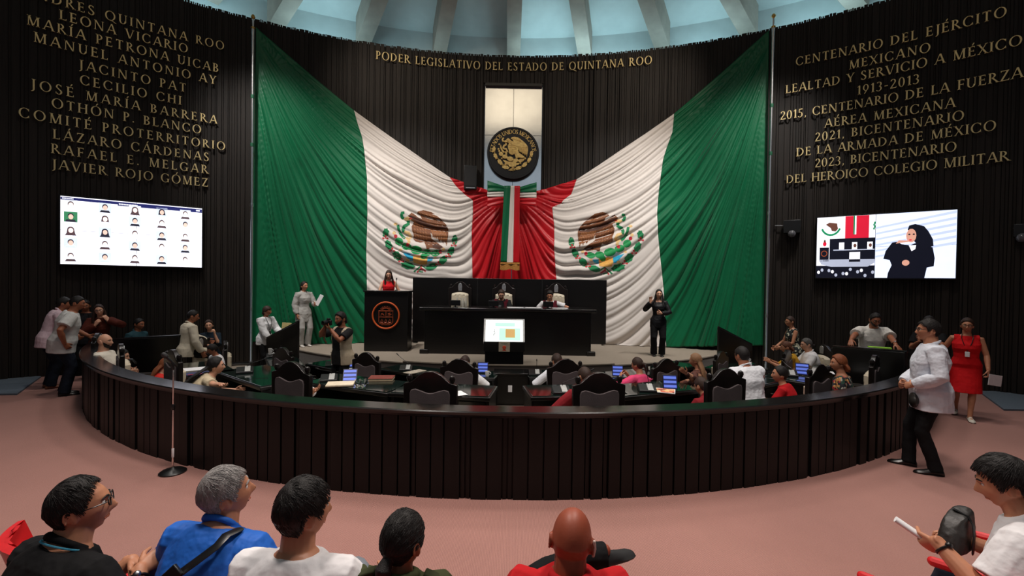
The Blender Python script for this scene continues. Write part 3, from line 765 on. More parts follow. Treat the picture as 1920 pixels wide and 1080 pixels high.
MALE = [(-.11, .11, .09, -.01), (-.04, .165, .122, -.012), (.04, .166, .122, -.008), (.14, .150, .112, .004), (.24, .153, .114, .006), (.34, .172, .122, .004), (.42, .184, .122, -.002), (.485, .165, .102, -.012), (.525, .115, .082, -.016), (.56, .068, .064, -.01)]
FEM = [(-.11, .11, .09, -.01), (-.04, .172, .122, -.015), (.03, .168, .116, -.012), (.14, .130, .094, 0), (.22, .130, .096, .004), (.31, .150, .118, .016), (.38, .156, .122, .014), (.45, .145, .096, -.004), (.51, .105, .076, -.014), (.55, .06, .056, -.008)]
def head_point(th, ph, fem=False, fat=0.0):
    x, y, z = cos(ph) * sin(th), cos(ph) * cos(th), sin(ph)
    X, Y, Z = .077 * x, .098 * y, .119 * z
    if z < 0:
        k = -z; X *= 1 - ((.34 if fem else .24) - fat * .2) * k ** 1.4
        Y *= (1 - .55 * k ** 1.3) if y < 0 else (1 + .02 * k)
    elif y < 0: Y *= 1.05
    if y > 0:
        G = lambda x0, z0, sx, sz: math.exp(-((X - x0) / sx) ** 2 - ((Z - z0) / sz) ** 2)
        d = .0
        d -= .010 * max(0, Z - .05) / .06
        d += .021 * G(0, -.030, .011, .020) + .013 * G(0, -.042, .013, .010) + .006 * G(0, -.005, .009, .025) + .004 * (G(.012, -.044, .008, .009) + G(-.012, -.044, .008, .009))
        d += (.003 if fem else .006) * (G(.03, .022, .022, .010) + G(-.03, .022, .022, .010))
        d -= .009 * (G(.031, .002, .016, .012) + G(-.031, .002, .016, .012))
        d += .004 * (G(.045, -.025, .02, .02) + G(-.045, -.025, .02, .02))
        d += .006 * G(0, -.066, .022, .006) - .005 * G(0, -.0725, .024, .003) + .006 * G(0, -.079, .019, .006) - .004 * G(0, -.09, .02, .006)
        d += .012 * G(0, -.106, .024, .016)
        Y += d * min(1, y * 2.2)
    return V((X, Y, Z))
def head_grid(b, M, off, n=56, m=42, fem=False, fat=0.0, f=None):
    secs = []
    for i in range(m + 1):
        ph = -pi / 2 + pi * i / m; ph = max(-1.55, min(1.55, ph)); q = []
        for k in range(n):
            th = 2 * pi * k / n; p = head_point(th, ph, fem, fat)
            o = off if f is None else f(th, p)
            nrm = V((p.x / .077 ** 2, p.y / .098 ** 2, p.z / .119 ** 2)).normalized()
            q.append(M @ (p + nrm * o))
        secs.append(q)
    b.loft(secs)
LINES = {'short': [(0, .068), (30, .064), (50, .045), (66, .030), (74, -.008), (84, -.012), (92, .02), (108, .008), (118, -.035), (140, -.06), (180, -.07)],
         'receding': [(0, .086), (25, .092), (45, .07), (62, .04), (74, .0), (84, -.012), (92, .02), (108, .008), (118, -.035), (140, -.06), (180, -.07)],
         'fringe': [(0, .035), (35, .03), (55, .02), (70, 0), (80, -.03), (95, -.03), (110, -.03), (140, -.07), (180, -.08)],
         'swept': [(0, .074), (30, .068), (50, .045), (66, .020), (80, -.015), (95, -.012), (112, -.03), (140, -.07), (180, -.08)]}
def hair_piece(b, M, line, thick, fem=False, fat=0.0, rough=.16, seed=0):
    L = [(radians(a), z) for a, z in LINES[line]]
    def f(th, p):
        a = abs((th + pi) % (2 * pi) - pi); zl = interp(a, L) + .006 * noise.noise(V((th * 6, seed, 0)))
        k = smooth01((p.z - zl) / .014 + .2)
        t = thick * (1 + rough * noise.noise(V((p.x * 45, p.y * 45, p.z * 22 + seed))) + .35 * max(0, p.z / .12) + .25 * rough * noise.noise(V((p.x * 140, p.y * 140, p.z * 50))))
        return -.012 + k * (t + .012)
    head_grid(b, M, 0, 72, 54, fem, fat, f)
def hair_strands(parent, M, line, thick, m, fem, fat, n, back=False):
    L = [(radians(a), z) for a, z in LINES[line]]; b = MB(); r_ = random.Random(n)
    crown = V((.0, -.55, .83)); crown.normalize()
    def at_dir(d):
        th, ph = atan2(d.x, d.y), math.asin(max(-1, min(1, d.z))); p = head_point(th, ph, fem, fat)
        nn = V((p.x / .077 ** 2, p.y / .098 ** 2, p.z / .119 ** 2)).normalized()
        return p, nn, p.z - interp(abs(th), L)
    k = 0; tries = 0
    while k < n and tries < n * 6:
        tries += 1
        d = V((r_.gauss(0, 1), r_.gauss(0, 1), r_.gauss(0, 1))).normalized()
        p, nn, z = at_dir(d)
        if z < .004: continue
        pts = []; lift = r_.uniform(.0, .004)
        for j in range(6):
            p, nn, z = at_dir(d)
            if z < -.012: break
            t = thick * (1 + .35 * max(0, p.z / .12)); pts.append(p + nn * (t - .002 + lift * j / 4))
            tg = (V((0, -1, -.25)) - d) if back else (d - crown if d.z < .75 or d.y < .1 else V((.5 + d.x, .6, 0)))
            tg = tg - d * tg.dot(d)
            tg = tg.normalized() if tg.length > 1e-3 else V((0, 1, 0))
            d = (d + (tg + V((r_.uniform(-.25, .25), r_.uniform(-.25, .25), r_.uniform(-.25, .25)))) * .075).normalized()
        if len(pts) < 3: continue
        w_ = r_.uniform(.0009, .0019); q = [M @ p for p in pts]
        b.tube(q, [w_ * (1, 1, .9, .75, .5, .2)[i] for i in range(len(q))], 4, round_=False); k += 1
    o = b.build('hair_strands', m, parent, angle=180)
def ik(S, T, l1, l2, pole):
    d = T - S; L = d.length; Lm = (l1 + l2) * .995
    if L > Lm: T = S + d * (Lm / L); d = T - S; L = Lm
    u = d.normalized(); a = (l1 * l1 - l2 * l2 + L * L) / (2 * L); h = sqrt(max(0, l1 * l1 - a * a))
    p = V(pole) - u * V(pole).dot(u)
    p = p.normalized() if p.length > 1e-5 else u.orthogonal().normalized()
    return S + u * a + p * h, T
def hand(b, W, d, nrm, side, curl=.4, spread=.12, fr=.0088):
    d = d.normalized(); nrm = (nrm - d * nrm.dot(d)); nrm = nrm.normalized() if nrm.length > 1e-4 else d.orthogonal().normalized()
    T = d.cross(nrm) * side
    secs = []
    for t, wd, tk in ((-.03, .026, .021), (.0, .027, .02), (.03, .036, .018), (.065, .041, .016), (.092, .039, .013), (.1, .03, .008)):
        c = W + d * t; secs.append([c + T * cos(2 * pi * k / 14) * wd + nrm * sin(2 * pi * k / 14) * tk for k in range(14)])
    b.loft(secs)
    for i, ln in enumerate((.074, .083, .076, .060)):
        sp = (1.5 - i) * spread; base = W + d * .088 + T * (.0305 - .0205 * i)
        e = (d * cos(sp) + T * sin(sp)).normalized(); pts = [base]; cu = curl * (1 + .12 * i)
        for frac, ang in ((.44, .45 * cu), (.32, 1.35 * cu), (.24, 1.9 * cu)):
            pts.append(pts[-1] + (e * cos(ang) + nrm * sin(ang)) * ln * frac)
        b.tube(pts, [fr, fr * .96, fr * .9, fr * .8], 8)
    base = W + d * .025 + T * .03 + nrm * .006
    t1 = (d * .72 + T * .62 + nrm * .35).normalized(); t2 = (d * .9 + T * .25 + nrm * (.3 + .5 * curl)).normalized()
    b.tube([base, base + t1 * .042, base + t1 * .042 + t2 * .032, base + t1 * .042 + t2 * .055], [.014, .0115, .010, .0085], 8)
TEX = {}
def wrinkles(o, strength, size):
    k = round(size, 3)
    if k not in TEX:
        t = bpy.data.textures.new('folds', 'CLOUDS'); t.noise_scale = size; t.noise_depth = 3; TEX[k] = t
    d = o.modifiers.new('folds', 'DISPLACE'); d.texture = TEX[k]; d.strength = strength; d.mid_level = .5; d.texture_coords = 'LOCAL'
def skinmesh(b, name, m, parent, vox, it=3, fold=0.0, fsize=.09, fac=.5):
    o = b.build(name, m, parent, smooth=True, angle=180)
    r = o.modifiers.new('join', 'REMESH'); r.mode = 'VOXEL'; r.voxel_size = vox; r.use_smooth_shade = True
    if it: s = o.modifiers.new('soft', 'SMOOTH'); s.factor = fac; s.iterations = it
    if fold: wrinkles(o, fold, fsize)
    return o
def person(label, at=None, Y=None, g=0.0, yaw=0.0, loc=None, hgt=1.72, sit=False, lean=0, side=0, twist=0, head=(0, 0, 0), R=None, L=None, Rp=None, Lp=None, Rh=None, Lh=None,
           feet=None, knees=None, fem=False, fat=0.0, skin='m', hair='short', hm=None, thick=.014, tops=(), legs=None, legs_to='ankle', legs_off=.016, skirt=None, shoes=None,
           vox=.009, glasses=None, beard=None, strands=0, long=None, tail=None, bun=None, collar=None, brow=True, group=None, seat=.46, shrug=0.0, neck=0.0, mouth=True, hscale=1.0, fold=.014):
    s = hgt / 1.75; ry = radians(yaw); W3 = Rz(ry)
    secs0 = FEM if fem else MALE
    secs0 = [(h, a * (1 + fat * (.9 if h < .4 else .45)), d * (1 + fat * (1.5 if .0 < h < .36 else .6)), fy + fat * (.05 if .0 < h < .3 else .0)) for h, a, d, fy in secs0]
    pz = (seat + .10) if sit else .935
    le, sd, tw = radians(lean), radians(side), radians(twist)
    base = .45 if sit else .25
    def fr(h): return base + (1 - base) * smooth01((h + .05) / .5) if h > -.05 else base
    def rot(h): f = fr(h); return Rz(tw * f) @ Ry(sd * f) @ Rx(-le * f)
    def spine(h):
        p = V((0, 0, pz)); n = 12; st = h / n
        for i in range(n): p += rot((i + .5) * st) @ V((0, 0, st))
        return p
    SP = {}
    def frame(h):
        if h not in SP: SP[h] = (spine(h), rot(h))
        return SP[h]
    def tpt(x, y, h): p, r = frame(h); return p + r @ V((x, y, 0))
    def ring(h, a, d, fy, n=24):
        p, r = frame(h); q = []
        for k in range(n):
            t = 2 * pi * k / n; c_, s_ = cos(t), sin(t)
            q.append(p + r @ V((a * math.copysign(abs(c_) ** .85, c_), fy + d * math.copysign(abs(s_) ** .9, s_), 0)))
        return q
    # head frame
    nb, nr = frame(.55)
    HM3 = Rz(radians(head[0])) @ Ry(radians(head[2])) @ Rx(radians(head[1]))
    hc = nb + nr @ V((0, .012, .04 - neck)) + HM3 @ V((0, .016, .112 * hscale))
    HM = Matrix.Translation(hc) @ HM3.to_4x4() @ Matrix.Scale(hscale, 4)
    if loc is None:
        hw_ = atz(at[0], at[1], g + hc.z * s) if Y is None else aty(at[0], at[1], Y)
        if Y is not None: g = hw_.z - hc.z * s
        o_ = W3 @ (hc * s); loc = V((hw_.x - o_.x, hw_.y - o_.y, g))
    loc = V(loc); MW = Matrix.Translation(loc) @ W3.to_4x4() @ Matrix.Scale(s, 4); MI = MW.inverted()
    def tgt(p, dflt):
        if p is None: return V(dflt)
        if isinstance(p, tuple) and p[0] == 'w': return MI @ V(p[1])
        return V(p)
    body = MB()
    body.loft([ring(h, a * .95, d * .95, fy) for h, a, d, fy in secs0])
    body.tube([tpt(0, -.012, .50), tpt(0, -.008, .55), hc + HM3 @ V((0, -.02, -.06)), hc + HM3 @ V((0, -.01, -.02))], [(.06 if fem else .068) * (1 + fat * .6), (.052 if fem else .06) * (1 + fat * .8), (.05 if fem else .057) * (1 + fat * .8), .05], 16)
    head_grid(body, HM, 0, fem=fem, fat=fat)
    for sx in (-1, 1):
        Me = (HM3 @ Rz(sx * -.35)) @ Rx(.15)
        body.ball(HM @ V((sx * .077, -.012, -.012)), (.012, .019, .032), 10, 8, Me)
        body.tube([HM @ V((sx * .083, -.02 + .018 * cos(a), -.01 + .03 * sin(a))) for a in [radians(x) for x in range(-60, 260, 40)]], .0055, 6)
    # arms
    sx0 = .165 if fem else .185; ARM = {}
    for side_, T_, P_, HD in ((1, R, Rp, Rh), (-1, L, Lp, Lh)):
        S = tpt(side_ * sx0 * (1 + fat * .3), -.008, .468 + shrug)
        T = tgt(T_, S + V((side_ * .07, .06, -.52)))
        pole = V(P_) if P_ is not None else V((side_ * .55, -.7, -.45))
        E, T = ik(S, T, .285, .262, pole); ARM[side_] = (S, E, T)
        kf = .9 if fem else 1.0; kf *= 1 + fat * .5
        body.tube([tpt(side_ * sx0 * .75, -.008, .465), S, S.lerp(E, .4), E, E.lerp(T, .3), E.lerp(T, .7), T], [.055 * kf, .056 * kf, .049 * kf, .041 * kf, .043 * kf, .034 * kf, .027 * kf], 12)
        fd = (T - E).normalized()
        d, nn, cu = (HD[:3] if HD else (None, None, .45))
        if HD and len(HD) > 3: d, nn = Rz(-ry) @ V(d), Rz(-ry) @ V(nn)
        d = fd if d is None else V(d); nn = V((-side_, .15, 0)) if nn is None else V(nn)
        hand(body, T, d, nn, side_, cu, fr=.0088 if vox < .007 else .0098)
    # legs
    LEG = {}
    for i, side_ in enumerate((1, -1)):
        p, r = frame(-.03); Hj = p + r @ V((side_ * .092, 0, 0))
        if feet: F = tgt(feet[i], (0, 0, 0))
        else: F = V((side_ * .10, .44, .0)) if sit else V((side_ * .10, .02, 0))
        yaw_f = (feet[i][2] if feet[i][0] == 'w' and len(feet[i]) > 2 else feet[i][3] if feet[i][0] != 'w' and len(feet[i]) > 3 else 0) if feet else 0
        F = V(F[:3]); A = F + V((0, 0, .085))
        K, A = ik(Hj, A, .425, .425, knees[i] if knees else (side_ * .15, 1, .25 if sit else 0)); LEG[side_] = (Hj, K, A, yaw_f, F)
        if legs_to != 'ankle' or not legs:
            body.tube([Hj, Hj.lerp(K, .45), K, K.lerp(A, .3), K.lerp(A, .75), A, A + V((0, .01, -.04))], [.088, .074, .052, .053, .038, .034, .036], 14)
            body.tube([A + V((0, -.03, -.05)), A + Rz(radians(yaw_f)) @ V((0, .08, -.055)), A + Rz(radians(yaw_f)) @ V((0, .14, -.065))], [.03, .032, .022], 10)
        else:
            body.tube([Hj, Hj.lerp(K, .45), K, K.lerp(A, .3), A], [.075, .062, .045, .044, .03], 10)
    bo = skinmesh(body, 'person', skin_mat(skin), None, vox * .85, 2)
    bo.location = loc; bo.rotation_euler = (0, 0, ry); bo.scale = (s, s, s)
    tag(bo, label, 'person', group)

    # face
    for sx in (-1, 1):
        b = MB(); b.ball((0, 0, 0), .0125, 12, 8, HM3); 
        c = HM @ V((sx * .031, .0755, .002))
        b.v = [tuple(V(p) + c) for p in b.v]; n0 = len(b.f)
        b.ball(HM @ V((sx * .031, .083, .002)), (.0062, .0058, .0062), 10, 6, HM3, mi=1)
        b.build('eye', [m_eye, m_iris], bo)
        if brow:
            b = MB(); b.tube([HM @ V((sx * .014, .098, .020)), HM @ V((sx * .03, .0955, .025)), HM @ V((sx * .047, .083, .020))], [.0042, .0046, .003], 6)
            b.build('eyebrow', hm or H_BLACK, bo)
    if mouth:
        MB().tube([HM @ V((-.022, .074, -.0735)), HM @ V((-.009, .0815, -.072)), HM @ V((.009, .0815, -.072)), HM @ V((.022, .074, -.0735))], [.003, .0062, .0062, .003], 8).build('lips', m_lip[skin], bo)
    # hair
    hb = MB(); hm = hm or H_BLACK
    if hair and hair != 'none': hair_piece(hb, HM, hair, thick, fem, fat, seed=len(label))
    if long:
        Ln, wd, frt = long
        up = V((0, 0, 1)); secs = []
        for k in range(9):
            t = k / 8; c = hc + HM3 @ V((0, -.05, .03)) * (1 - t * .3) + nr @ V((0, -.12, -1)).normalized() * (Ln * t) + nr @ V((0, -.04, 0)) * smooth01(t * 1.6) 
            w_ = .07 + (wd - .07) * smooth01(t * 1.8) - .03 * max(0, t - .75) * 3; d_ = .052 - .022 * t
            ax, ay = HM3 @ V((1, 0, 0)), HM3 @ V((0, 1, 0))
            secs.append([c + ax * cos(2 * pi * j / 14) * w_ * (1 + .12 * noise.noise(V((j * 1.7, k * .4, Ln)))) + ay * sin(2 * pi * j / 14) * d_ for j in range(14)])
        hb.loft(secs)
        if frt:
            for sx in (-1, 1):
                a = HM @ V((sx * .066, .03, .05)); q = HM @ V((sx * .085, .02, -.04)); e = tpt(sx * .10, .07, .50 - frt * .3); e2 = tpt(sx * .11, .115, .50 - frt)
                hb.tube([a, q, q.lerp(e, .5) + nr @ V((sx * .01, .0, 0)), e, e2], [.016, .026, .03, .03, .012], 9)
    if tail:
        pts = [HM @ V(p) if len(p) == 3 else V(p[:3]) for p in tail['p']]; hb.tube(pts, tail['r'], 10)
    if bun: hb.ball(HM @ V(bun[:3]), bun[3], 14, 10)
    if hb.v:
        ho = skinmesh(hb, 'hair', hm, bo, .005 if vox < .007 else .008, 1)
        if strands: hair_strands(ho, HM, hair, thick, hm, fem, fat, strands, back=bool(tail or bun))
    if beard:
        b = MB()
        def fb(th, p):
            a = abs((th + pi) % (2 * pi) - pi)
            zt = interp(a, [(0, -.052), (.25, -.054), (.42, -.05), (.8, -.045), (1.25, -.005), (1.5, .0)])
            k = smooth01((zt - p.z) / .01) * (1 if a < 1.45 else 0)
            if a < .35 and -.083 < p.z < -.063: k *= .0
            return -.012 + k * (.012 + beard)
        head_grid(b, HM, 0, 64, 48, fem, fat, fb); skinmesh(b, 'beard', hm, bo, .006, 1)
    if glasses:
        b = MB()
        for sx in (-1, 1):
            b.tube([HM @ V((sx * .033 + .024 * cos(t), .104 - abs(.024 * cos(t) * .12), .001 + .019 * sin(t))) for t in [2 * pi * k / 16 for k in range(17)]], .0026, 6, cap=False)
            b.tube([HM @ V((sx * .057, .1, .006)), HM @ V((sx * .08, .06, .008)), HM @ V((sx * .084, -.01, .004)), HM @ V((sx * .082, -.025, -.006))], .0025, 6)
        b.tube([HM @ V((-.01, .105, .003)), HM @ V((0, .108, .006)), HM @ V((.01, .105, .003))], .0022, 6)
        b.build('glasses', glasses, bo)
    # clothes
    for tp in tops:
        off = tp.get('off', .014); h0 = tp.get('h0', -.13); h1 = tp.get('h1', .545); b = MB()
        hs = [q for q in secs0 if h0 < q[0] < h1]
        def at_h(h):
            return (h,) + tuple(interp(h, [(q[0], q[j]) for q in secs0]) for j in (1, 2, 3))
        hs = [at_h(h0)] + hs + [at_h(h1)]
        if h0 < -.03: hs = [(h, (max(a, .17 * (1 + fat * .8)) if h < 0 else a) + .026 * smooth01((.16 - h) / .16), (max(d, .122 * (1 + fat)) if h < 0 else d) + .026 * smooth01((.16 - h) / .16), fy if h > 0 else fy * .5) for h, a, d, fy in hs]
        gap = tp.get('gap', 0)
        if not gap: b.loft([ring(h, a + off, d + off, fy) for h, a, d, fy in hs])
        else:
            secs = []
            for h, a, d, fy in hs:
                p, r = frame(h); q = []; g_ = radians(gap) * (tp.get('vee', 1.0) if h > .3 else 1)
                for o_ in (off, off - .016):
                    arc = []
                    for k in range(25):
                        t = pi / 2 + g_ + (2 * pi - 2 * g_) * k / 24
                        arc.append(p + r @ V(((a + o_) * cos(t), fy + (d + o_) * sin(t), 0)))
                    q += arc if o_ == off else arc[::-1]
                secs.append(q)
            b.loft(secs)
        sl = tp.get('sl', 'short')
        for side_ in (1, -1):
            S, E, T = ARM[side_]; kf = (.92 if fem else 1.0) * (1 + fat * .5); o_ = off + tp.get('loose', 0)
            inn = tpt(side_ * sx0 * .55, -.008, .465)
            if sl == 'none': b.tube([inn, S.lerp(inn, .12)], [.06 * kf + off, .058 * kf + off], 12, round_=False)
            elif sl == 'short':
                b.tube([inn, S, S.lerp(E, .35), S.lerp(E, .68)], [.056 * kf + o_, .058 * kf + o_, .054 * kf + o_ * 1.3, .054 * kf + o_ * 1.5], 14, round_=False)
            elif sl == 'long':
                b.tube([inn, S, S.lerp(E, .4), E, E.lerp(T, .35), E.lerp(T, .75), E.lerp(T, .97)], [.056 * kf + o_, .058 * kf + o_, .051 * kf + o_, .046 * kf + o_, .045 * kf + o_, .036 * kf + o_, .030 * kf + o_ * .8], 14, round_=False)
            elif sl == 'elbow':
                b.tube([inn, S, S.lerp(E, .4), E, E.lerp(T, .2)], [.056 * kf + o_, .058 * kf + o_, .052 * kf + o_, .048 * kf + o_, .05 * kf + o_], 14, round_=False)
        if tp.get('collar'):
            q = [tpt(.066 * (1 + fat * .5) * cos(t), -.012 + .064 * (1 + fat * .5) * sin(t), .555 - .028 * sin(t)) for t in [2 * pi * k / 18 for k in range(19)]]
            b.tube(q, .017, 8, cap=False)
        o = skinmesh(b, tp.get('name', 'shirt'), tp['m'], bo, vox, 4, tp.get('fold', fold), tp.get('fs', .1))
        if tp.get('lab'): o['label'] = tp['lab']
        if tp.get('trim'):
            q = [tpt((.085) * (1 + fat * .5) * cos(t), -.014 + .082 * (1 + fat * .5) * sin(t), .545 - .02 * sin(t)) for t in [2 * pi * k / 22 for k in range(23)]]
            MB().tube(q, .004, 6, cap=False).build('collar_trim', tp['trim'], o)
        if tp.get('buttons'):
            for k in range(5):
                h = .08 + k * .09; b2 = MB(); a_, d_, f_ = at_h(h)[1:]; b2.ball(tpt(0, f_ + d_ + off + .004, h), .007, 8, 6); b2.build('button', m_blackplastic, o)
    if legs:
        b = MB(); b.loft([ring(h, a + .008, d + .008, fy) for h, a, d, fy in secs0 if h <= .08])
        for side_ in (1, -1):
            Hj, K, A, yf, F = LEG[side_]; o_ = legs_off
            end = A + V((0, 0, -.03)) if legs_to == 'ankle' else Hj.lerp(K, .8)
            if legs_to == 'ankle': b.tube([Hj, Hj.lerp(K, .45), K, K.lerp(A, .3), K.lerp(A, .8), end], [.085 + o_, .073 + o_, .054 + o_, .052 + o_, .046 + o_ * 1.3, .046 + o_ * 1.4], 14, round_=False)
            else: b.tube([Hj, Hj.lerp(K, .45), end], [.088 + o_, .08 + o_, .08 + o_ * 1.3], 14, round_=False)
        skinmesh(b, 'trousers', legs, bo, vox * 1.1, 4, .016, .12)
    if skirt:
        mm, lo = skirt; b = MB(); secs = []
        for h, a, d, fy in [q for q in secs0 if -.05 < q[0] <= .34]: secs.append((h, ring(h, a + .016, d + .016, fy)))
        c0 = spine(-.1); 
        for k in range(1, 5):
            t = k / 4; zc = c0.z - lo * t; mx = sum((LEG[q][0].lerp(LEG[q][1], min(1, lo * t / .42)) for q in (1, -1)), V()) / 2
            wx = .205 + .02 * t; secs.append((-.2 - t, [V((mx.x + wx * cos(2 * pi * j / 24), mx.y + (.16 + .05 * t) * sin(2 * pi * j / 24), zc)) for j in range(24)]))
        secs.sort(key=lambda q: q[0]); b.loft([q[1] for q in secs]); skinmesh(b, 'skirt', mm, bo, vox, 4, .012, .12)
    if shoes:
        for side_ in (1, -1):
            Hj, K, A, yf, F = LEG[side_]; b = MB(); Mf = Rz(radians(yf)); secs = []
            ft = (A - K).normalized()
            tilt = Rx(atan2(-ft.y, -ft.z) * 0)
            fz = A.z - .085
            for y, wd, hh in ((-.075, .026, .05), (-.06, .034, .075), (-.01, .037, .085), (.05, .040, .07), (.11, .046, .05), (.16, .043, .04), (.19, .028, .028), (.2, .01, .015)):
                q = []
                for k in range(14):
                    t = 2 * pi * k / 14; zz = hh / 2 + hh / 2 * sin(t); q.append(V((A.x, A.y, fz)) + Mf @ V((wd * cos(t) * (1 if zz < hh * .6 else .8), y, zz)))
                secs.append(q)
            b.loft(secs); b.build('shoe', shoes, bo, angle=60)
    W = lambda p: MW @ V(p)
    return dict(o=bo, M=MW, HM=MW @ HM, hc=W(hc), R=W(ARM[1][2]), L=W(ARM[-1][2]), Re=W(ARM[1][1]), Le=W(ARM[-1][1]), loc=loc, s=s, tpt=lambda x, y, h: tpt(x, y, h), ARM=ARM, LEG=LEG, secs=secs0, W=W, HMl=HM, ring=ring)
def watch(P, side, m=None, strap=None):
    S, E, T = P['ARM'][side]; d = (T - E).normalized(); c = T - d * .035; b = MB()
    e1 = d.orthogonal().normalized(); e2 = d.cross(e1)
    b.tube([c + (e1 * cos(t) + e2 * sin(t)) * .036 for t in [2 * pi * k / 14 for k in range(15)]], .006, 6, cap=False)
    o = b.build('watch', strap or m_blackplastic, P['o'])
    k = V((0, 0, 1)); k = (k - d * k.dot(d)).normalized(); b = MB(); b.ball(c + k * .037, (.016, .016, .016), 12, 6); b.build('watch_case', m or m_steelw, o)
def lanyard(P, strap, badge, h=.26):
    tp = P['tpt']; b = MB()
    for sx in (-1, 1): b.tube([tp(sx * .06, .03, .57), tp(sx * .075, .105, .50), tp(sx * .05, .155, .40), tp(0, .165, h)], .006, 6)
    o = b.build('lanyard', strap, P['o']); c = tp(0, .17, h - .05)
    b = MB(); b.box(c, (.06, .012, .09)); b.build('badge', badge, o, bevel=.004)
# ---------------------------------------------------------------- everyone in the hall
PP = {}
NAVY = cloth(26, 32, 44); BLACKC = cloth(17, 17, 19); WHITEC = cloth(226, 224, 226); OFFW = cloth(222, 214, 200); GREYJ = cloth(168, 166, 162); MAROON = cloth(92, 24, 36)
REDC = cloth(186, 26, 32); DRED = cloth(128, 28, 36); PINK = cloth(226, 74, 120); BLUE = cloth(34, 100, 196, rough=.6, spec=.3); OLIVE = cloth(62, 66, 40); TEAL = cloth(44, 76, 86); JEANS = cloth(36, 44, 58); BROWNJ = cloth(84, 36, 26)
w3 = lambda px, py, y: ('w', aty(px, py, y))
# front row of the gallery, seated
FG = dict(vox=.0055, sit=True, seat=.36, group=None)
PP['polo'] = person('seated man in black polo and glasses at the left end of the front row', at=(150, 950), yaw=-22, lean=20, sit=True, seat=.34, head=(-34, 8, 0), hgt=1.76, fat=.22, skin='m', strands=1800, hair='receding', thick=.012, hscale=1.0,
    tops=[dict(m=BLACKC, sl='short', collar=True, trim=cloth(70, 150, 180), loose=.012)], legs=NAVY, shoes=m_shoe, glasses=m_blackplastic, R=w3(262, 1068, 1.98), L=w3(246, 1052, 2.1), Rh=((.35, .9, .2), (-.6, .3, -.7), 1.0, 'w'), Lh=((.95, -.1, -.1), (-.1, -.5, -.85), 1.2, 'w'), vox=.0055)
watch(PP['polo'], 1)
PP['blue'] = person('seated grey haired man in blue polo with a dark strap across his back, front row', at=(424, 924), yaw=-12, lean=26, head=(-38, 14, 4), hgt=1.74, fat=.16, skin='m', strands=2000, hair='short', hm=H_GREY, thick=.013,
    tops=[dict(m=BLUE, sl='short', collar=True, loose=.012, fold=.02)], legs=cloth(92, 128, 160), shoes=m_shoe, R=(.2, .42, .66), L=(-.2, .42, .66), **{k: v for k, v in FG.items()})
PP['tee'] = person('seated dark haired man in white tee with a grey sleeve stripe, front row', at=(570, 957), yaw=-6, lean=8, head=(-34, 2, 0), hgt=1.76, fat=.14, skin='m', strands=2000, hair='short', thick=.018,
    tops=[dict(m=WHITEC, sl='short', h1=.55, loose=.01)], legs=NAVY, shoes=m_shoe, R=(.22, .42, .64), L=(-.22, .42, .64), **FG)
PP['tail'] = person('seated woman with dark ponytail and olive green jacket, front row centre', at=(757, 1013), yaw=-4, lean=-6, neck=.03, shrug=.02, head=(-22, 2, 0), hgt=1.66, fem=True, skin='t', strands=1800, hair='swept', thick=.010,
    tail=dict(p=[(0, -.095, -.02), (0, -.125, -.05), (-.005, -.12, -.12), (-.01, -.10, -.2)], r=[.02, .034, .032, .012]), tops=[dict(m=OLIVE, sl='long', collar=True, loose=.012)], legs=NAVY, shoes=m_shoe, R=(.2, .36, .54), L=(-.2, .36, .54), **FG)
PP['bald'] = person('seated bald man in red shirt with crossed leg, front row right of the ponytailed woman', at=(1072, 1010), yaw=0, lean=-10, neck=.035, shrug=.03, head=(-10, -2, 3), hgt=1.74, fat=.1, skin='r', hair='none', tops=[dict(m=REDC, sl='short', collar=True)], legs=BLACKC, R=(.22, .34, .54), L=(-.22, .34, .54),
    feet=[(.12, .5, 0), ('w', (.47, 2.2, .73), -58)], knees=[(.1, 1, .3), (-.6, .8, .6)], shoes=mat('black_knit_shoe', srgb(26, 26, 28), rough=.7), **FG)
PP['reader'] = person('seated man in white polo at the right edge holding a rolled paper', at=(1884, 906), yaw=34, lean=14, head=(16, -14, 0), hgt=1.76, fat=.25, skin='m', strands=2000, hair='short', thick=.022,
    tops=[dict(m=WHITEC, sl='short', collar=True, loose=.014, fold=.02)], legs=NAVY, shoes=m_shoe, L=w3(1757, 1016, 2.28), R=w3(1800, 1008, 2.5), Lh=((.1, .72, -.68), (.73, .45, .52), 1.9, 'w'), Rh=((-.8, .5, .2), (0, 0, -1), .8), Lp=(-.5, -.5, -1), knees=[(.1, 1, .5), (-.2, 1, .6)], **FG)
watch(PP['reader'], -1, m_blackplastic)
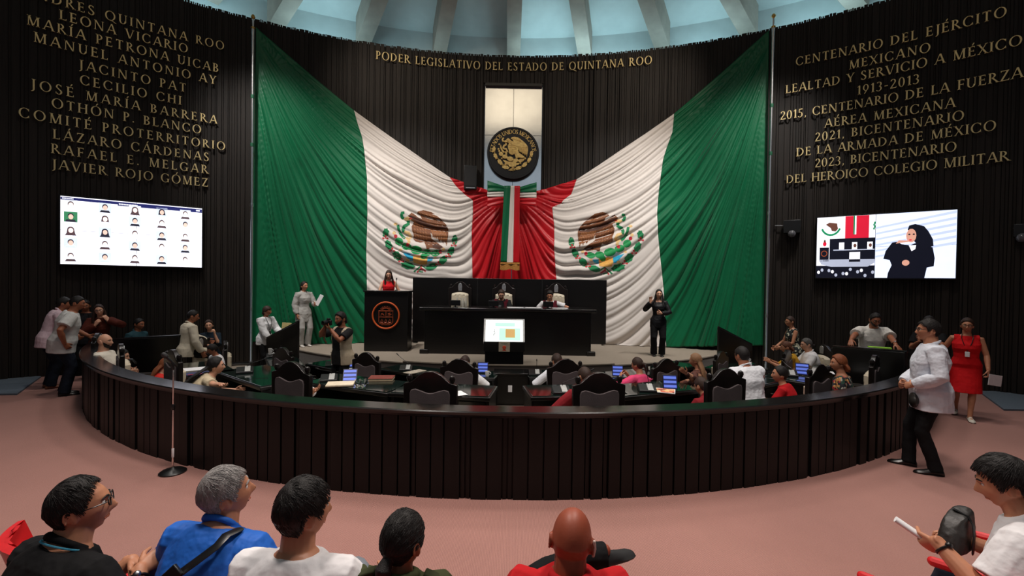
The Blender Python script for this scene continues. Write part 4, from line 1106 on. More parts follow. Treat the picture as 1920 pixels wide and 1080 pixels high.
# standing on the right
PP['white'] = person('man in white shirt and glasses standing outside the right end of the curved parapet', loc=atz(1741, 884, 0), yaw=58, lean=2, head=(6, 4, 0), hgt=1.74, fat=.22, skin='m', strands=1000, hair='short', thick=.016, glasses=m_blackplastic, vox=.006,
    tops=[dict(m=cloth(214, 218, 228), sl='long', collar=True, h0=-.2, loose=.012, fold=.024)], legs=BLACKC, shoes=m_shoe, L=(-.21, .19, 1.02), R=(.08, .24, 1.0), Lp=(-.7, -1, -.2), Lh=((.7, .6, -.2), (.4, -.8, -.2), 1.5), Rh=((-.8, .4, -.3), (-.3, -.8, 0), 1.3), feet=[(.1, .16, 0, -6), (-.1, -.04, 0, 8)], Rp=(.8, -.6, -.3))
watch(PP['white'], -1, m_gold, m_blackplastic)
PP['dress'] = person('woman in sleeveless red dress walking with a white paper near the right wall', loc=atz(1808, 783, 0), yaw=140, lean=2, head=(-4, 0, 0), hgt=1.62, fem=True, fat=.16, skin='m', hair='short', hm=H_BROWN, thick=.016, glasses=m_blackplastic, vox=.007, bun=(0, -.1, .02, .04),
    tops=[dict(m=cloth(206, 22, 28), sl='none', h1=.52, h0=.0, name='bodice')], skirt=(cloth(206, 22, 28), .36), R=(.30, .08, .95), L=(-.26, .16, .90), Rh=(None, (-.8, -.6, 0), .5), Lh=((-.05, .2, -1), (.9, -.3, 0), .9), feet=[(.10, -.22, .03, -10), (-.05, .22, 0, 6)], shoes=mat('cream_flat_shoe', srgb(206, 200, 188)))
lanyard(PP['dress'], m_blackplastic, m_paper)
PP['lean'] = person('man in white polo leaning with both hands on the dark barrier at right', at=(1641, 600), Y=8.05, g=PIT1, yaw=158, lean=18, head=(4, -14, 0), hgt=1.70, fat=.2, skin='t', hair='short', glasses=mat('brown_glasses', srgb(60, 20, 20)), beard=.004, vox=.008,
    tops=[dict(m=cloth(226, 222, 216), sl='short', collar=True, loose=.012)], legs=NAVY, shoes=m_shoe, R=w3(1587, 646, 7.72), L=w3(1684, 652, 7.5), Rp=(.8, -.5, -.5), Lp=(-.8, -.5, -.5), Rh=((.2, .6, -.4), (0, .4, -1), .3), Lh=((-.2, .6, -.4), (0, .4, -1), .3))
watch(PP['lean'], -1)
PP['cam2'] = person('man in black shirt standing in shadow by the right wall', at=(1742, 606), Y=7.9, g=0, yaw=120, head=(10, 0, 0), hgt=1.68, skin='t', vox=.009, tops=[dict(m=BLACKC, sl='short', collar=True)], legs=NAVY, shoes=m_shoe, L=(-.1, .42, 1.36), R=(.05, .34, 1.3))
# right half of the pit
PP['pattern'] = person('woman in dark patterned sleeveless dress standing by the right wall', at=(1481, 603), Y=10.3, g=PIT2, yaw=84, lean=8, head=(8, -4, 0), hgt=1.64, fem=True, skin='m', hm=H_BROWN, glasses=mat('gold_glasses', (.6, .45, .25), metal=1, rough=.3), vox=.01,
    tops=[dict(m=dots('black_cream_print', [srgb(22, 26, 30), srgb(30, 44, 48), srgb(196, 194, 170), srgb(20, 22, 26)], 26), sl='none', h1=.52)], skirt=(dots('black_cream_print_skirt', [srgb(22, 26, 30), srgb(30, 44, 48), srgb(196, 194, 170), srgb(20, 22, 26)], 26), .5), R=(.14, .34, 1.0), L=(-.12, .34, 1.02), shoes=m_shoe)
PP['mustard'] = person('brown haired person in mustard top seated with raised hands beside the cup', at=(1474, 651), Y=9.3, g=PIT2, yaw=66, sit=True, lean=22, head=(0, -10, 0), hgt=1.66, fem=True, skin='m', hm=H_LBROWN, long=(.14, .085, 0), vox=.01, tops=[dict(m=cloth(196, 148, 44), sl='elbow')], legs=BLACKC, L=(-.05, .52, .88), R=(.1, .5, .9), Lh=((-.3, .8, .5), (.8, 0, -.4), .3), Rh=((-.4, .8, .3), (-.6, 0, -.6), .3))
PP['greypolo'] = person('grey haired man in white polo seated in profile before the woman in patterned dress', at=(1512, 646), Y=9.2, g=PIT2, yaw=72, sit=True, lean=10, head=(10, -4, 0), hgt=1.74, fat=.2, skin='l', hm=hair_mat('dark_grey', srgb(84, 80, 78)), vox=.01, tops=[dict(m=WHITEC, sl='short', collar=True)], legs=NAVY, L=(-.2, .44, .72), R=(.16, .46, .76))
PP['floral'] = person('auburn haired woman in colourful floral blouse seated right of the chairs', at=(1572, 681), Y=6.4, g=PIT1, yaw=50, sit=True, lean=8, head=(28, 2, 0), hgt=1.62, fem=True, fat=.15, skin='m', hair='swept', hm=H_AUBURN, thick=.02, long=(.15, .09, 0), vox=.008,
    tops=[dict(m=dots('floral_print', [srgb(24, 28, 30), srgb(40, 74, 60), srgb(170, 44, 50), srgb(206, 150, 90), srgb(30, 34, 44), srgb(190, 180, 170), srgb(26, 26, 30)], 30), sl='elbow', h1=.50)], legs=BLACKC)
PP['redhair'] = person('dark haired person in bright red top seated right of a white shirted back', at=(1462, 702), Y=6.3, g=PIT1, yaw=44, sit=True, lean=26, head=(30, 4, 0), hgt=1.62, fem=True, skin='m', hair='swept', vox=.009, tops=[dict(m=cloth(176, 20, 28), sl='short')], legs=BLACKC, R=(.16, .5, .76), L=(-.14, .5, .76))
PP['backwhite'] = person('man in white dress shirt seen from behind, seated in the right half of the pit', at=(1391, 667), Y=6.35, g=PIT1, yaw=16, sit=True, lean=18, head=(0, -4, 0), hgt=1.78, fat=.22, skin='t', thick=.012, vox=.008, tops=[dict(m=cloth(228, 230, 236), sl='long', collar=True, loose=.02, fold=.028)], legs=NAVY, R=(.26, .5, .74), L=(-.18, .5, .76))
PP['blonde'] = person('woman with long streaked hair and brown patterned blouse holding a mug', at=(1304, 676), Y=7.7, g=PIT2, yaw=40, sit=True, lean=10, head=(18, -4, 0), hgt=1.64, fem=True, skin='m', hair='swept', hm=H_BLONDE, thick=.016, long=(.36, .1, .0), vox=.008, tops=[dict(m=dots('brown_swirl_print', [srgb(120, 70, 50), srgb(60, 30, 24), srgb(190, 140, 110), srgb(90, 50, 40)], 12), sl='long')], legs=BLACKC, L=w3(1286, 700, 7.2), R=(.1, .5, .74))
PP['bowed'] = person('dark haired person in dull red shirt bowed low beside the magazine desk', at=(1315, 724), Y=6.15, g=PIT1, yaw=20, sit=True, lean=38, head=(6, -12, 0), hgt=1.68, skin='m', hm=H_BROWN, vox=.009, tops=[dict(m=DRED, sl='short', collar=True)], legs=BLACKC, R=(.18, .56, .72), L=(-.2, .54, .72))
PP['pink'] = person('woman with ponytail in bright pink top seated with a tablet', at=(1195, 684), Y=7.3, g=PIT2, yaw=26, sit=True, lean=12, head=(16, -8, 0), hgt=1.66, fem=True, fat=.1, skin='m', hair='swept', hm=H_BROWN, thick=.012, tail=dict(p=[(0, -.1, .03), (.02, -.14, .0), (.05, -.14, -.08), (.07, -.11, -.17)], r=[.02, .036, .034, .01]), vox=.008, tops=[dict(m=PINK, sl='elbow', loose=.012, fold=.02)], legs=cloth(110, 140, 165), L=w3(1163, 706, 7.3), R=w3(1180, 708, 7.35))
PP['darkred'] = person('short haired man in dark red sweater half hidden by the chair right of the aisle', at=(1096, 706), Y=5.8, g=PIT1, yaw=12, sit=True, lean=12, head=(14, -6, 0), hgt=1.72, fat=.15, skin='m', hm=H_BROWN, thick=.009, vox=.008, tops=[dict(m=DRED, sl='long', loose=.014)], legs=NAVY, seat=.42, L=(-.34, .30, .62), R=(.2, .46, .72), Lp=(-1, -.3, -.3))
PP['curly'] = person('dark haired person in white shirt seated just right of the central aisle', at=(1044, 677), Y=7.9, g=PIT2, yaw=8, sit=True, lean=12, head=(14, -6, 0), hgt=1.68, skin='m', hm=H_BROWN, thick=.02, vox=.008, tops=[dict(m=cloth(228, 230, 238), sl='long', loose=.014)], legs=NAVY, L=(-.30, .28, .72), Lp=(-1, -.4, -.3), R=(.2, .5, .74))
PP['sleeve'] = person('person in white shirt almost hidden by the chair just left of the central aisle', at=(872, 680), Y=7.9, g=PIT2, yaw=-8, sit=True, lean=16, head=(-10, -8, 0), hgt=1.68, skin='m', hm=H_BROWN, vox=.008, tops=[dict(m=cloth(230, 230, 232), sl='long', loose=.016)], legs=NAVY, R=(.32, .34, .72), Rp=(1, -.3, -.3), L=(-.2, .5, .74))
# left half of the pit
PP['note'] = person('person in white shirt writing in a notebook, hidden behind the tall chair back', at=(556, 706), Y=6.3, g=PIT1, yaw=-14, sit=True, lean=30, head=(-6, -20, 0), hgt=1.62, skin='m', vox=.009, tops=[dict(m=WHITEC, sl='elbow', loose=.012)], legs=BLACKC, R=w3(604, 728, 5.7), L=(-.1, .5, .74), Rp=(1, -.2, -.2))
PP['beige'] = person('woman with long black hair in beige tee stretching her arm over the desk', at=(405, 686), Y=6.2, g=PIT1, yaw=-56, sit=True, lean=42, side=0, head=(-8, 4, 0), hgt=1.62, fem=True, fat=.12, skin='l', hair='swept', vox=.008, long=(.46, .125, 0), thick=.02, tops=[dict(m=cloth(206, 190, 160), sl='short')], legs=BLACKC, R=w3(458, 729, 5.35), L=(-.2, .6, .72), Rp=(.4, -.2, -1), Rh=((.9, .1, 0), (0, -.2, 1), .5))
PP['child'] = person('small dark haired figure in white shirt between two chairs on the left', at=(398, 655), Y=8.6, g=PIT2, yaw=150, sit=True, lean=14, head=(-20, -10, 0), hgt=1.4, skin='t', hair='fringe', vox=.01, tops=[dict(m=WHITEC, sl='short')], legs=BLACKC)
PP['mug'] = person('woman in dark blouse resting her cheek by a raised fist and holding a white mug', at=(392, 610), Y=10.0, g=PIT2, yaw=196, sit=True, lean=8, head=(12, 0, 6), hgt=1.66, fem=True, skin='l', hair='swept', hm=H_BROWN, long=(.18, .085, 0), vox=.009, tops=[dict(m=cloth(28, 40, 52), sl='elbow')], legs=BLACKC, L=(-.16, .26, 1.06), R=(.0, .36, .82), Lp=(-.3, .3, -1), Lh=((.1, .1, 1), (.7, 0, .2), 1.2), Rh=((-.9, .3, 0), (0, .8, -.3), .9))
PP['backleft'] = person('man in cream shirt seen from behind near the left wall', at=(362, 593), Y=9.4, g=PIT2, yaw=-34, sit=True, seat=.56, lean=10, head=(-22, -8, 0), hgt=1.74, skin='t', thick=.012, vox=.009, tops=[dict(m=cloth(216, 206, 186), sl='long', collar=True, loose=.016)], legs=BLACKC, R=(.24, .2, .62), L=(-.2, .46, .8))
PP['blouse'] = person('woman in white blouse holding a yellow folder at the left edge of the flag', at=(501, 583), Y=10.8, g=PIT2, yaw=-112, lean=6, head=(16, 2, 0), hgt=1.62, fem=True, skin='t', hair='fringe', hm=H_BROWN, thick=.016, tail=dict(p=[(0, -.1, 0), (0, -.12, -.06), (0, -.1, -.12)], r=[.02, .03, .012]), vox=.009, tops=[dict(m=cloth(222, 222, 224), sl='long', loose=.03, h0=-.16, fold=.024)], legs=BLACKC, L=(-.16, .38, 1.08), R=(.10, .30, .88), shoes=m_shoe)
lanyard(PP['blouse'], m_blackplastic, m_blackplastic, .2)
PP['suit'] = person('woman in pale grey suit standing on the dais before the green cloth, holding a paper', loc=atz(569, 649, DAIS_H) - V((0, 0, .0)), yaw=-128, lean=0, head=(10, 4, 0), hgt=1.66, fem=True, skin='m', hair='swept', hm=H_BLACK, long=(.2, .08, 0), vox=.009, tops=[dict(m=GREYJ, sl='long', loose=.024, h0=-.26, collar=True, fold=.024)], legs=GREYJ, legs_off=.03, shoes=mat('pale_shoe', srgb(190, 184, 178)), L=(-.14, .32, 1.16), R=(.22, .06, .88))
PP['photo'] = person('bearded photographer aiming a camera with strap, in beige vest and black shirt', at=(638, 598), Y=8.3, g=PIT2, yaw=148, lean=4, head=(4, -2, 0), hgt=1.74, fat=.12, skin='t', hair='short', thick=.02, long=(.12, .07, 0), beard=.012, vox=.008, tops=[dict(m=cloth(34, 34, 36), sl='short'), dict(m=cloth(196, 180, 156), sl='none', off=.026, gap=34, name='vest', h1=.50)], legs=BLACKC, shoes=m_shoe, R=(.13, .28, 1.50), L=(-.06, .30, 1.46), Rp=(1, -.1, -.9), Lp=(-.9, .2, -1), Rh=((-.35, .2, .7), (-.6, .3, 0), 1.0), Lh=((.5, .5, .5), (.3, .1, .9), .9))
PP['jacket'] = person('man in dark jacket standing behind the seated bald man', at=(160, 573), Y=9.6, g=PIT2, yaw=214, lean=4, head=(0, -8, 0), hgt=1.72, skin='t', vox=.009, tops=[dict(m=cloth(30, 30, 34), sl='short', h1=.54), dict(m=BLACKC, sl='long', off=.026, gap=16, name='jacket', h1=.535)], legs=BLACKC, shoes=m_shoe)
PP['brown'] = person('woman in brown jacket with glasses holding both hands near her face', at=(186, 582), Y=9.15, g=PIT2, yaw=212, lean=6, head=(6, -2, 8), hgt=1.66, fem=True, skin='l', hair='swept', hm=H_BROWN, glasses=m_blackplastic, long=(.3, .09, .2), vox=.009, tops=[dict(m=BROWNJ, sl='long', loose=.02)], legs=BLACKC, L=(-.14, .18, 1.42), R=(.05, .22, 1.33), Lp=(-1, .2, -.4), Rp=(.6, .3, -1), Lh=((.4, .0, .8), (.6, -.6, 0), .9), Rh=((-.4, .1, .8), (-.4, -.6, 0), .9))
PP['baldleft'] = person('bald bearded man in white shirt seated at the left end of the parapet', at=(197, 640), g=-.2, yaw=-70, sit=True, lean=-6, head=(-12, 4, 0), hgt=1.74, fat=.2, skin='l', hair='none', beard=.006, vox=.008, tops=[dict(m=cloth(226, 218, 204), sl='short')], legs=BLACKC)
PP['tealman'] = person('man in teal shirt seated in profile behind the left barrier', at=(261, 608), Y=9.8, g=PIT2, yaw=-96, sit=True, lean=6, head=(0, -4, 0), hgt=1.72, skin='t', vox=.009, tops=[dict(m=TEAL, sl='long', collar=True)], legs=BLACKC)
PP['redtop'] = person('fair haired person in red top hidden behind the chair by the microphone stand', at=(312, 684), Y=7.3, g=PIT1 - .12, yaw=-40, sit=True, lean=24, head=(0, -10, 0), hgt=1.6, fem=True, skin='l', hm=H_AUBURN, vox=.01, long=(.25, .09, 0), tops=[dict(m=cloth(206, 50, 44), sl='short')], legs=BLACKC)
PP['armonly'] = person('person hidden by a dark chair back, resting bare forearms on the parapet end', at=(229, 668), Y=7.8, g=-.2, yaw=-62, sit=True, lean=10, head=(-10, -6, 0), hgt=1.66, skin='l', vox=.01, tops=[dict(m=BLACKC, sl='short')], legs=BLACKC, R=w3(258, 698, 7.3), L=w3(264, 697, 7.45))
PP['pinkshirt'] = person('man in pale pink shirt bending forward at the far left', loc=atz(90, 728, 0), yaw=-34, lean=24, head=(-14, -6, 0), hgt=1.72, skin='t', vox=.009, tops=[dict(m=cloth(222, 196, 206), sl='long', collar=True, loose=.02, h0=-.16)], legs=NAVY, legs_off=.022, shoes=mat('tan_shoe', srgb(120, 70, 44)), R=(.20, .34, .98), L=(-.2, .3, .98))
PP['whitetee'] = person('man in white tee with hand on hip standing at the far left', loc=atz(117, 741, 0), yaw=-44, lean=20, side=4, head=(-18, -6, 0), hgt=1.76, fat=.22, skin='t', thick=.012, vox=.008, tops=[dict(m=cloth(206, 206, 204), sl='short', h0=-.18, loose=.014)], legs=NAVY, legs_off=.026, shoes=m_shoe, R=(.26, .02, .93), Rp=(.9, -.8, .2), Rh=((-.2, .5, -.8), (-1, 0, 0), 1.1), L=(-.24, .34, 1.0))
# on the dais
PL = DAIS_H + .035
PP['speaker'] = person('woman in sleeveless red dress speaking into the microphone at the lectern', at=(729, 515), Y=11.95, yaw=206, lean=6, head=(-14, -16, 0), hgt=1.66, fem=True, skin='l', hair='swept', hm=H_BROWN, long=(.32, .09, .16), vox=.008, tops=[dict(m=cloth(202, 24, 34), sl='none', h1=.51, h0=0, name='bodice')], skirt=(cloth(202, 24, 34), .5), L=(-.26, .34, 1.06), R=(.2, .34, 1.06), Lh=(None, (0, .3, -1), .5), shoes=m_shoe)
PP['chair'] = person('man in maroon vest over black shirt seated at the middle of the presiding desk', at=(940, 552), Y=11.75, yaw=182, sit=True, lean=14, head=(0, -22, 0), hgt=1.76, fat=.15, skin='l', hm=H_BROWN, glasses=m_blackplastic, beard=.004, vox=.008, tops=[dict(m=cloth(26, 26, 28), sl='long', loose=.01, collar=True), dict(m=MAROON, sl='none', off=.03, gap=20, name='vest', h1=.52)], legs=BLACKC, R=(.10, .42, .86), L=(-.02, .42, .86), Rp=(1, -.2, -.6), Lp=(-1, -.2, -.6))
PP['vice'] = person('man in maroon vest over white tee reaching his arm along the desk', at=(1031, 554), Y=11.6, yaw=176, sit=True, lean=12, head=(-6, -16, 0), hgt=1.72, fat=.15, skin='m', vox=.008, thick=.018, tops=[dict(m=WHITEC, sl='short'), dict(m=MAROON, sl='none', off=.028, gap=10, name='vest', h1=.525)], legs=BLACKC, L=(-.52, .32, .84), R=(.26, .28, .84), Lp=(-1, -.1, -.3), Lh=((-.7, .6, -.2), (0, .2, -1), .4))
PP['signer'] = person('sign language interpreter in black suit standing on the dais by the green cloth', loc=atz(1233, 667, DAIS_H), yaw=166, head=(4, 2, 0), hgt=1.60, fem=True, skin='l', hair='swept', hm=H_BLACK, long=(.3, .085, .1), vox=.007, tops=[dict(m=cloth(22, 22, 25, rough=.5), sl='long', loose=.014, h0=-.18, h1=.49)], legs=BLACKC, legs_off=.03, shoes=m_shoe, R=(.22, .22, 1.42), L=(-.06, .24, 1.14), Rp=(.8, -.2, -1), Rh=((-.05, .1, 1), (-.2, 1, 0), .25), Lh=((.7, .6, .1), (.3, -.6, .2), 1.0), Lp=(-1, -.4, -.5))
# ================================================================ CHAIRS, DESKS AND THE DAIS
m_grey_up = mat('grey_brown_upholstery', srgb(84, 74, 76), rough=.7, var=.08, scale=8, bump=.2, bscale=90)
m_cream = mat('cream_leather', srgb(206, 194, 172), rough=.5, var=.06, scale=6, bump=.1)
m_silver = mat('silver_plaque', (.7, .7, .72), rough=.35, metal=.9)
m_glass = mat('green_desk_glass', srgb(14, 30, 26), rough=.06, var=.1, spec=.8, coat=.4)
m_chairwood = mat('black_carved_wood', srgb(24, 18, 17), rough=.30, var=.3, scale=7, spec=.5)
def make_chair(name, label, group, hk=1.0):
    t = thing(name, label, 'chair', (0, 0, 0), 0, group)
    h = lambda z: z * hk
    crest = [(-.30, h(.36)), (.30, h(.36)), (.315, h(1.055)), (.27, h(1.07)), (.225, h(1.08)), (.18, h(1.115)), (.125, h(1.165)), (.06, h(1.198)), (0, h(1.205)), (-.06, h(1.198)), (-.125, h(1.165)), (-.18, h(1.115)), (-.225, h(1.08)), (-.27, h(1.07)), (-.315, h(1.055))]
    MB().prism(crest, .06, M=Matrix.Translation((0, -.19, 0))).build('backrest', m_chairwood, t, bevel=.012)
    pan = [(-.225, h(.42)), (.225, h(.42)), (.235, h(.95)), (.22, h(.99)), (.17, h(1.005)), (.10, h(.985)), (.04, h(.965)), (0, h(.96)), (-.04, h(.965)), (-.10, h(.985)), (-.17, h(1.005)), (-.22, h(.99)), (-.235, h(.95))]
    MB().prism(pan, .02, M=Matrix.Translation((0, -.248, 0))).build('rear_panel', m_grey_up, t, bevel=.008)
    b = MB(); nx, nz = 26, 34; W, Z0, Z1 = .245, h(.44), h(.97)
    for j in range(nz + 1):
        for i in range(nx + 1):
            u, v = i / nx, j / nz; ed = min(u, 1 - u, .12) / .12 * min(v, 1 - v, .1) / .1
            du, dv = (u * 4) % 1, (v * 4) % 1; row = int(v * 4) % 2
            if row: du = (u * 4 + .5) % 1
            tuft = math.exp(-((du - .5) ** 2 + (dv - .5) ** 2) / .02) if .1 < u < .9 and .1 < v < .9 else 0
            xx = (u - .5) * 2 * W * (1 - .08 * v); zz = Z0 + (Z1 - Z0) * v - (.05 * abs(u - .5) ** 2 * 4 if v > .9 else 0)
            b.v.append((xx, -.185 + .07 * sqrt(max(0, ed)) - .022 * tuft, zz))
    for j in range(nz):
        for i in range(nx):
            k = j * (nx + 1) + i; b.f.append((k + 1, k, k + nx + 1, k + nx + 2)); b.m.append(0)
    b.build('back_cushion', m_cream, t, angle=180)
    MB().prism([(-.05, h(1.0)), (.05, h(1.0)), (.055, h(1.1)), (.04, h(1.15)), (0, h(1.172)), (-.04, h(1.15)), (-.055, h(1.1))], .012, M=Matrix.Translation((0, -.178, 0))).build('crest_plaque', m_silver, t, bevel=.004)
    MB().box((0, .05, h(.43)), (.52, .5, .11)).build('seat', m_cream, t, bevel=.03)
    for sx in (-1, 1):
        MB().lathe([(.004, .105), (.028, .09), (.036, .06), (.028, .03), (.014, .012), (.02, 0)][::-1], 14, c=(sx * .25, -.22, h(1.06))).build('finial', m_chairwood, t)
        a = MB().tube([(sx * .30, -.2, h(.64)), (sx * .305, .0, h(.66)), (sx * .30, .22, h(.64)), (sx * .29, .27, h(.58))], .024, 8); a.tube([(sx * .29, .2, h(.63)), (sx * .28, .18, h(.42))], .02, 8)
        a.build('armrest', m_chairwood, t)
        for sy in (-1, 1): MB().tube([(sx * .24, .05 + sy * .2, h(.38)), (sx * .25, .05 + sy * .22, h(.2)), (sx * .235, .05 + sy * .21, .0)], [.03, .026, .02], 8, round_=False).build('leg', m_chairwood, t)
    return t
def face_yaw(p, q=(0, 12.6)): return atan2(-(q[0] - p[0]), q[1] - p[1])
CH = {}; proto = None
for nm, px, py, fl, dy, lab in (
    ('C1', 809, 695, PIT1, 0, 'large dark high backed chair left of the central aisle, nearest the parapet'), ('C2', 862, 672, PIT2, 0, 'dark carved chair just left of the central aisle in the inner row'), ('C3', 1060, 672, PIT2, 0, 'dark carved chair just right of the central aisle in the inner row'),
    ('C4', 1122, 697, PIT1, 0, 'large dark high backed chair right of the central aisle, hiding the man in dark red'), ('C5', 689, 660, PIT2, 0, 'dark carved chair in front of the lectern in the inner row'), ('C6', 550, 677, PIT1, 0, 'large dark high backed chair at left beside the open notebook'),
    ('C7', 533, 651, PIT2, 10, 'dark chair with reddish sheen behind the chair beside the notebook'), ('C8', 1247, 672, PIT2, 0, 'dark carved chair right of the woman in pink'), ('C9', 1358, 690, PIT1, 0, 'large dark high backed chair left of the white shirted man seen from behind'),
    ('C10', 1350, 658, PIT2, 0, 'dark chair right of the woman with streaked hair'), ('C11', 1533, 682, PIT1, 0, 'large dark chair left of the woman in floral blouse'), ('C12', 1474, 655, PIT2, -10, 'dark chair hiding the person in mustard'),
    ('C13', 1542, 645, PIT2, 30, 'narrow dark chair seen edge on behind the grey haired man'), ('C15', 1637, 665, PIT1, 0, 'dark chair with a hanging dark bag at the right end of the parapet'), ('C16', 425, 638, PIT2, 0, 'dark grey chair with a domed top left of the stacked white cups'),
    ('C17', 376, 631, PIT2, -30, 'dark chair seen edge on between the cream shirt and the woman with the mug'), ('C18', 328, 655, PIT1, 0, 'large dark chair behind the microphone on the stand'), ('C19', 230, 644, PIT1, 0, 'dark chair right of the bald bearded man'), ('C20', 186, 624, PIT1, 0, 'dark chair behind the bald bearded man at the left end of the parapet')):
    p = atz(px, py, fl + 1.205)
    if proto is None: proto = make_chair('carved_chair', lab, 'high backed chairs in the pit'); c = proto
    else: c = copy_tree(proto); c['label'] = lab
    yw = face_yaw(p) + radians(dy)
    bk = Rz(yw) @ V((0, -.2, 0)); c.location = (p.x - bk.x, p.y - bk.y, fl); c.rotation_euler = (0, 0, yw); CH[nm] = (c.location.copy(), yw, fl)

def make_desk(label, loc, rz, w_, d_, hh=.76, drawers=True):
    t = thing('desk', label, 'desk', loc, rz, 'dark wooden desks in the pit')
    MB().box((0, 0, hh - .03), (w_, d_, .05)).build('desktop', m_wood, t, bevel=.008)
    MB().box((0, 0, hh), (w_ - .06, d_ - .05, .012)).build('glass_top', m_glass, t, smooth=False, bevel=.003)
    for sx in (-1, 1): MB().box((sx * (w_ / 2 - .04), 0, (hh - .055) / 2), (.04, d_ - .08, hh - .055)).build('side_panel', m_wood, t, bevel=.004)
    MB().box((0, d_ / 2 - .06, (hh - .055) / 2 + .03), (w_ - .12, .025, hh - .12)).build('modesty_panel', m_wood, t, smooth=False)
    if drawers:
        dr = MB().box((w_ / 2 - .25, -d_ / 2 + .07, hh - .16), (.36, .03, .16)).build('drawer', m_wood, t, bevel=.005)
        MB().tube([(w_ / 2 - .31, -d_ / 2 + .045, hh - .16), (w_ / 2 - .29, -d_ / 2 + .03, hh - .165), (w_ / 2 - .21, -d_ / 2 + .03, hh - .165), (w_ / 2 - .19, -d_ / 2 + .045, hh - .16)], .006, 6).build('handle', m_silver, dr)
    return t
DK = {}; DLIST = []
def ond(px, py, z=None, m=.1):
    # the point on the nearest desk top seen at that place
    best = None
    for o, yw, w_, d_, zt in DLIST:
        p = atz(px, py, zt); q = Rz(-yw) @ (p - V((o.x, o.y, zt)))
        c = V((max(-w_ / 2 + m, min(w_ / 2 - m, q.x)), max(-d_ / 2 + m, min(d_ / 2 - m, q.y)), 0))
        r = Rz(yw) @ c + V((o.x, o.y, zt + .002)); e = ((q - c).length * (1 if z is None or abs(zt - z) < .1 else 1.6)) / p.y
        if best is None or e < best[0]: best = (e, r)
    return best[1]
for nm, lat, ahead, w_, d_, lab in (
    ('C1', -.1, .78, 1.35, .66, 'dark glass topped desk with a loose white sheet left of the aisle'), ('C4', .0, .78, 1.35, .66, 'dark desk with a grey microphone unit beside the man in dark red'), ('C6', .22, .78, 1.45, .7, 'dark green glass topped desk with notebook, tablet and glass cups'),
    ('C9', -.42, .80, 1.5, .66, 'dark desk carrying the tablet and the open magazine'), ('C11', .1, .84, 1.1, .6, 'dark desk left of the woman in floral blouse'), ('C15', -.1, .80, 1.3, .66, 'dark desk with white papers at the right end of the pit'), ('C18', .5, .8, 1.6, .8, 'broad dark desk under the outstretched arm of the woman in beige'), ('C19', .3, .8, 1.3, .66, 'dark desk before the bald bearded man'),
    ('C2', -.05, .80, 1.0, .6, 'dark inner desk left of the central cabinet'), ('C3', .05, .80, 1.0, .6, 'dark inner desk right of the central cabinet'), ('C5', .35, .80, 1.5, .62, 'dark drawer desk with books in front of the lectern'), ('C7', .3, .8, 1.5, .62, 'dark desk before the photographer'),
    ('C8', -.1, .80, 1.4, .62, 'dark inner desk before the woman in pink'), ('C10', .0, .80, 1.4, .62, 'dark inner desk near the slanted panel right of the dais'), ('C12', -.1, .8, 1.4, .62, 'dark inner desk with cup and saucer at right'), ('C16', .3, .8, 1.4, .62, 'dark inner desk with stacked white cups at left')):
    lc, yw, fl = CH[nm]; o = lc + Rz(yw) @ V((lat, ahead, 0)); DK[nm] = fl + .768
    DLIST.append((o, yw, w_, d_, fl + .766)); make_desk(lab, (o.x, o.y, fl), yw, w_, d_, drawers=nm in ('C5', 'C1', 'C11'))
T1, T2 = PIT1 + .768, PIT2 + .768
# central cabinet in the aisle
p = aty(958, 757, 8.35); t = thing('cabinet', 'black cabinet with a white socket plate closing the central aisle', 'cabinet', (p.x, 8.5, PIT2), 0)
MB().box((0, 0, .39), (.62, .4, .74)).build('body', m_wood, t, bevel=.006)
MB().box((-.02, -.21, .50), (.075, .012, .12)).build('socket_plate', m_paper, t, bevel=.004)
MB().box((0, 0, .77), (.66, .44, .025)).build('top_board', m_cap, t, bevel=.004)
tag(MB().box((p.x, 8.02, PIT2 + .1), (.9, .5, .2)).build('floor_step', m_beige, smooth=False, bevel=.01), kind='structure')
# barriers
def barrier(label, pts, thick=.06, cap=True):
    # pts: (px, py_top, y, floor) pairs: panel between two upright ends
    (x0, y0, Y0, f), (x1, y1, Y1, _) = pts
    a, b_ = aty(x0, y0, Y0), aty(x1, y1, Y1); d = V((b_.x - a.x, b_.y - a.y, 0)); ln = d.length; yw = atan2(d.y, d.x)
    t = thing('barrier', label, 'barrier', (a.x, a.y, f), yw)
    MB().prism([(0, 0), (ln, 0), (ln, b_.z - f), (0, a.z - f)], thick).build('panel', m_wood, t, bevel=.006)
    if cap:
        MB().tube([(0, -thick / 2, a.z - f + .012), (ln, -thick / 2, b_.z - f + .012)], .02, 8).build('top_rail', m_cap, t)
barrier('black barrier panel behind the bald bearded man at left', ((208, 637, 9.1, PIT1), (339, 630, 9.25, PIT1)))
barrier('slanted black panel left of the dais beside the woman in white blouse', ((503, 634, 10.0, PIT2), (562, 603, 9.75, PIT2)))
barrier('slanted black panel right of the dais before the green cloth', ((1345, 614, 9.75, PIT2), (1407, 646, 10.0, PIT2)))
barrier('long black barrier under the hands of the leaning man', ((1566, 650, 8.1, PIT1), (1702, 661, 6.9, PIT1)))
